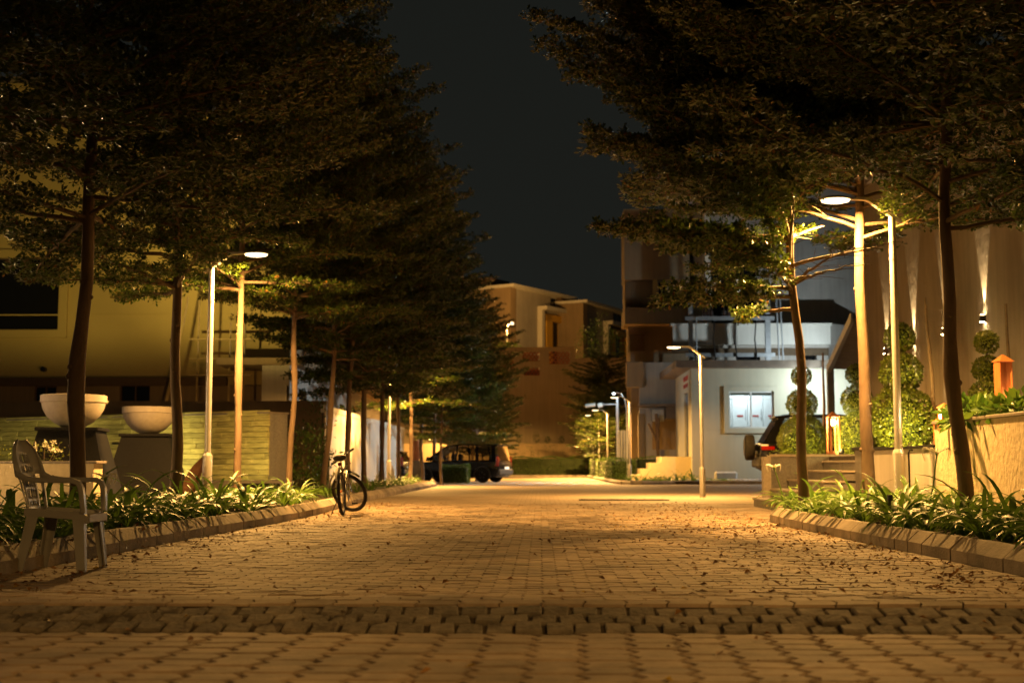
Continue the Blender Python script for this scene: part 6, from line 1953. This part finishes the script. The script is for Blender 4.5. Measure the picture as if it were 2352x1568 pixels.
# gate, poles, camera boom
gt = empty('sheet_metal_gate', (3.95, 61.0, 0), 0, 'blue grey corrugated sheet gate standing open on the right beyond the corner bed', 'gate')
for k in range(8):
    y0 = 61.0 + k * .36
    x0 = 3.78 + k * .012
    mb = MB(); mb.loft([[(x0, y0, .15), (x0 + .05, y0 + .09, .15), (x0 + .05, y0 + .27, .15), (x0, y0 + .35, .15)], [(x0, y0, 2.4), (x0 + .05, y0 + .09, 2.4), (x0 + .05, y0 + .27, 2.4), (x0, y0 + .35, 2.4)]], closed=False, cap0=False, cap1=False)
    mb.build('sheet_panel', M['sheet'], gt, world=True)
for k in range(3):
    x0 = 3.80 + k * .14
    mb = MB(); mb.loft([[(x0, 60.97, .15), (x0 + .03, 61.0, .15), (x0 + .10, 61.0, .15), (x0 + .135, 60.97, .15)], [(x0, 60.97, 2.45), (x0 + .03, 61.0, 2.45), (x0 + .10, 61.0, 2.45), (x0 + .135, 60.97, 2.45)]], closed=False, cap0=False, cap1=False)
    mb.build('sheet_panel', M['sheet'], gt, world=True)
mb = MB(); mb.tube([(4.26, 60.95, 0), (4.26, 60.95, 2.5)], .04, 8); mb.tube([(3.76, 60.95, 0), (3.76, 60.95, 2.4)], .025, 8); mb.tube([(3.76, 60.95, 2.42), (3.9, 63.9, 2.42)], .025, 6)
mb.build('gate_frame', M['steel'], gt, world=True)
Yp = 62.0
cpz = empty('camera_boom', (xat(1419, Yp), Yp, 0), 0, 'grey steel mast with a long side arm carrying cameras over the far road', 'camera mast')
x = xat(1419, Yp)
zb_ = zat(928, Yp, 1400)
mb = MB(); mb.tube([(x, Yp, 0), (x, Yp, zat(913, Yp, 1400))], .075, 10); mb.build('mast', M['steel'], cpz, smooth=True, world=True)
mb = MB(); mb.tube([(x, Yp, zb_), (xat(1378, Yp), Yp, zb_ - .02)], .035, 8); mb.build('arm', M['steel'], cpz, smooth=True, world=True)
for (pa, pb, r_) in ((1374, 1384, .12), (1345, 1368, .09)):
    mb = MB(); mb.tube([(xat(pb, Yp), Yp, zb_ - .02), (xat(pa, Yp), Yp, zb_ - .08)], r_, 10); mb.build('camera_housing', M['chalk'], cpz, smooth=True, world=True)
cl = empty('cool_mast_light', (xat(1441, 60.6), 60.6, 0), 0, 'thin curved steel mast with a small blue white lamp behind the third right lamp', 'street lamp')
x = xat(1441, 60.6); zc = zat(903, 60.6, 1430)
mb = MB(); mb.tube([(x, 60.6, 0), (x, 60.6, zc - .7), (x - .08, 60.6, zc - .25), (x - .25, 60.6, zc), (xat(1413, 60.6), 60.6, zc + .05)], .04, 8); mb.build('mast', M['steel'], cl, smooth=True, world=True)
mb = MB(); mb.bbox(xat(1411, 60.6) - .09, xat(1411, 60.6) + .09, 60.5, 60.7, zc + .0, zc + .06, .01); mb.build('lamp_head', M['steel'], cl, world=True)
mb = MB(); mb.ball((xat(1411, 60.6), 60.55, zc - .03), .035, 8, 6); mb.build('bulb', M['coolbulb'], cl, world=True)
add_light('mast_light', 'POINT', Vector((xat(1411, 60.6) + .05, 60.9, zc - .15)) - cl.location, 90, COOL, .06, (0, 0, 0), cl)
ml = Vector((xat(1411, 60.6), 60.4, zc - .12))
add_light('mast_light', 'SPOT', ml - cl.location, 2600, COOL, .06, look_rot(ml, (-2.2, 58.8, 1.2)), cl, R(125), .8)

# ================================================================ TRANSFORMER STRUCTURE BEHIND THE BOOTH
TY = 66.5
ts = empty('transformer_frame', (xat(1680, TY), TY, 0), 0, 'steel H frame with porcelain insulators and hanging cables rising behind the booth', 'electrical frame')
def tx(px): return xat(px, TY)
def tz(py): return zat(py, TY, 1680)
for (pa, pb, w) in ((1586, 1596, .20), (1764, 1776, .22)):
    mb = MB(); mb.box(tx(pa), tx(pb), TY, TY + w, 0, tz(560 if pa > 1700 else 690)); mb.build('post', M['steel'], ts, world=True)
mb = MB(); mb.tube([(tx(1603), TY - .1, 4), (tx(1603), TY - .1, tz(728))], .04, 6); mb.build('conduit', M['steel'], ts, world=True)
for py in (731, 815):
    mb = MB(); mb.box(tx(1578), tx(1785), TY - .10, TY - .01, tz(py) - .1, tz(py) + .1); mb.build('cross_arm', M['steel'], ts, world=True)
for px in (1622, 1630, 1638, 1668, 1678, 1690, 1712, 1722, 1735):
    mb = MB(); z = tz(727)
    mb.lathe([(.05, 0), (.12, .05), (.06, .10), (.12, .17), (.06, .22), (.11, .28), (.05, .34), (.03, .55)], 10, (tx(px), TY - .05, z)); mb.build('insulator', M['insulator'], ts, smooth=True, world=True)
for px in (1645, 1695, 1741):
    mb = MB(); mb.tube([(tx(px), TY - .15, tz(738)), (tx(px) - .08, TY - .18, tz(780)), (tx(px), TY - .15, tz(812)), (tx(px) + .02, TY - .15, tz(840))], .035, 6); mb.build('cable', M['rubber'], ts, world=True)
for px in (1787, 1796):
    mb = MB(); mb.tube([(tx(px), TY - .15, tz(600)), (tx(px) + .06, TY - .18, tz(720)), (tx(px) + .16, TY - .15, tz(835))], .04, 6); mb.build('cable', M['steel'], ts, world=True)
# cool floodlight above the booth roof that lights the parapet
rl = empty('roof_floodlight', (qx(1975), QY + 6.0, zt_ + .33), 0, 'cool floodlight standing on the right end of the booth roof', 'floodlight')
mb = MB(); mb.bbox(-.15, .15, -.06, .06, .15, .40, .02); mb.build('housing', M['blackmetal'], rl)
mb = MB(); mb.box(-.02, .02, -.02, .02, 0, .16); mb.build('bracket', M['blackmetal'], rl)
mb = MB(); mb.box(-.12, .12, .061, .066, .18, .37); mb.build('lens', M['coolbulb'], rl)
add_light('flood_light', 'SPOT', (0, .09, .28), 1400, COOL, .08, look_rot((qx(1975), QY + 6.1, zt_ + .6), (qx(1760), GY + 1, zp1 + 1.2)), rl, R(130), .7)

# the copied prototype meshes are shared; nothing else to do
bpy.context.view_layer.update()
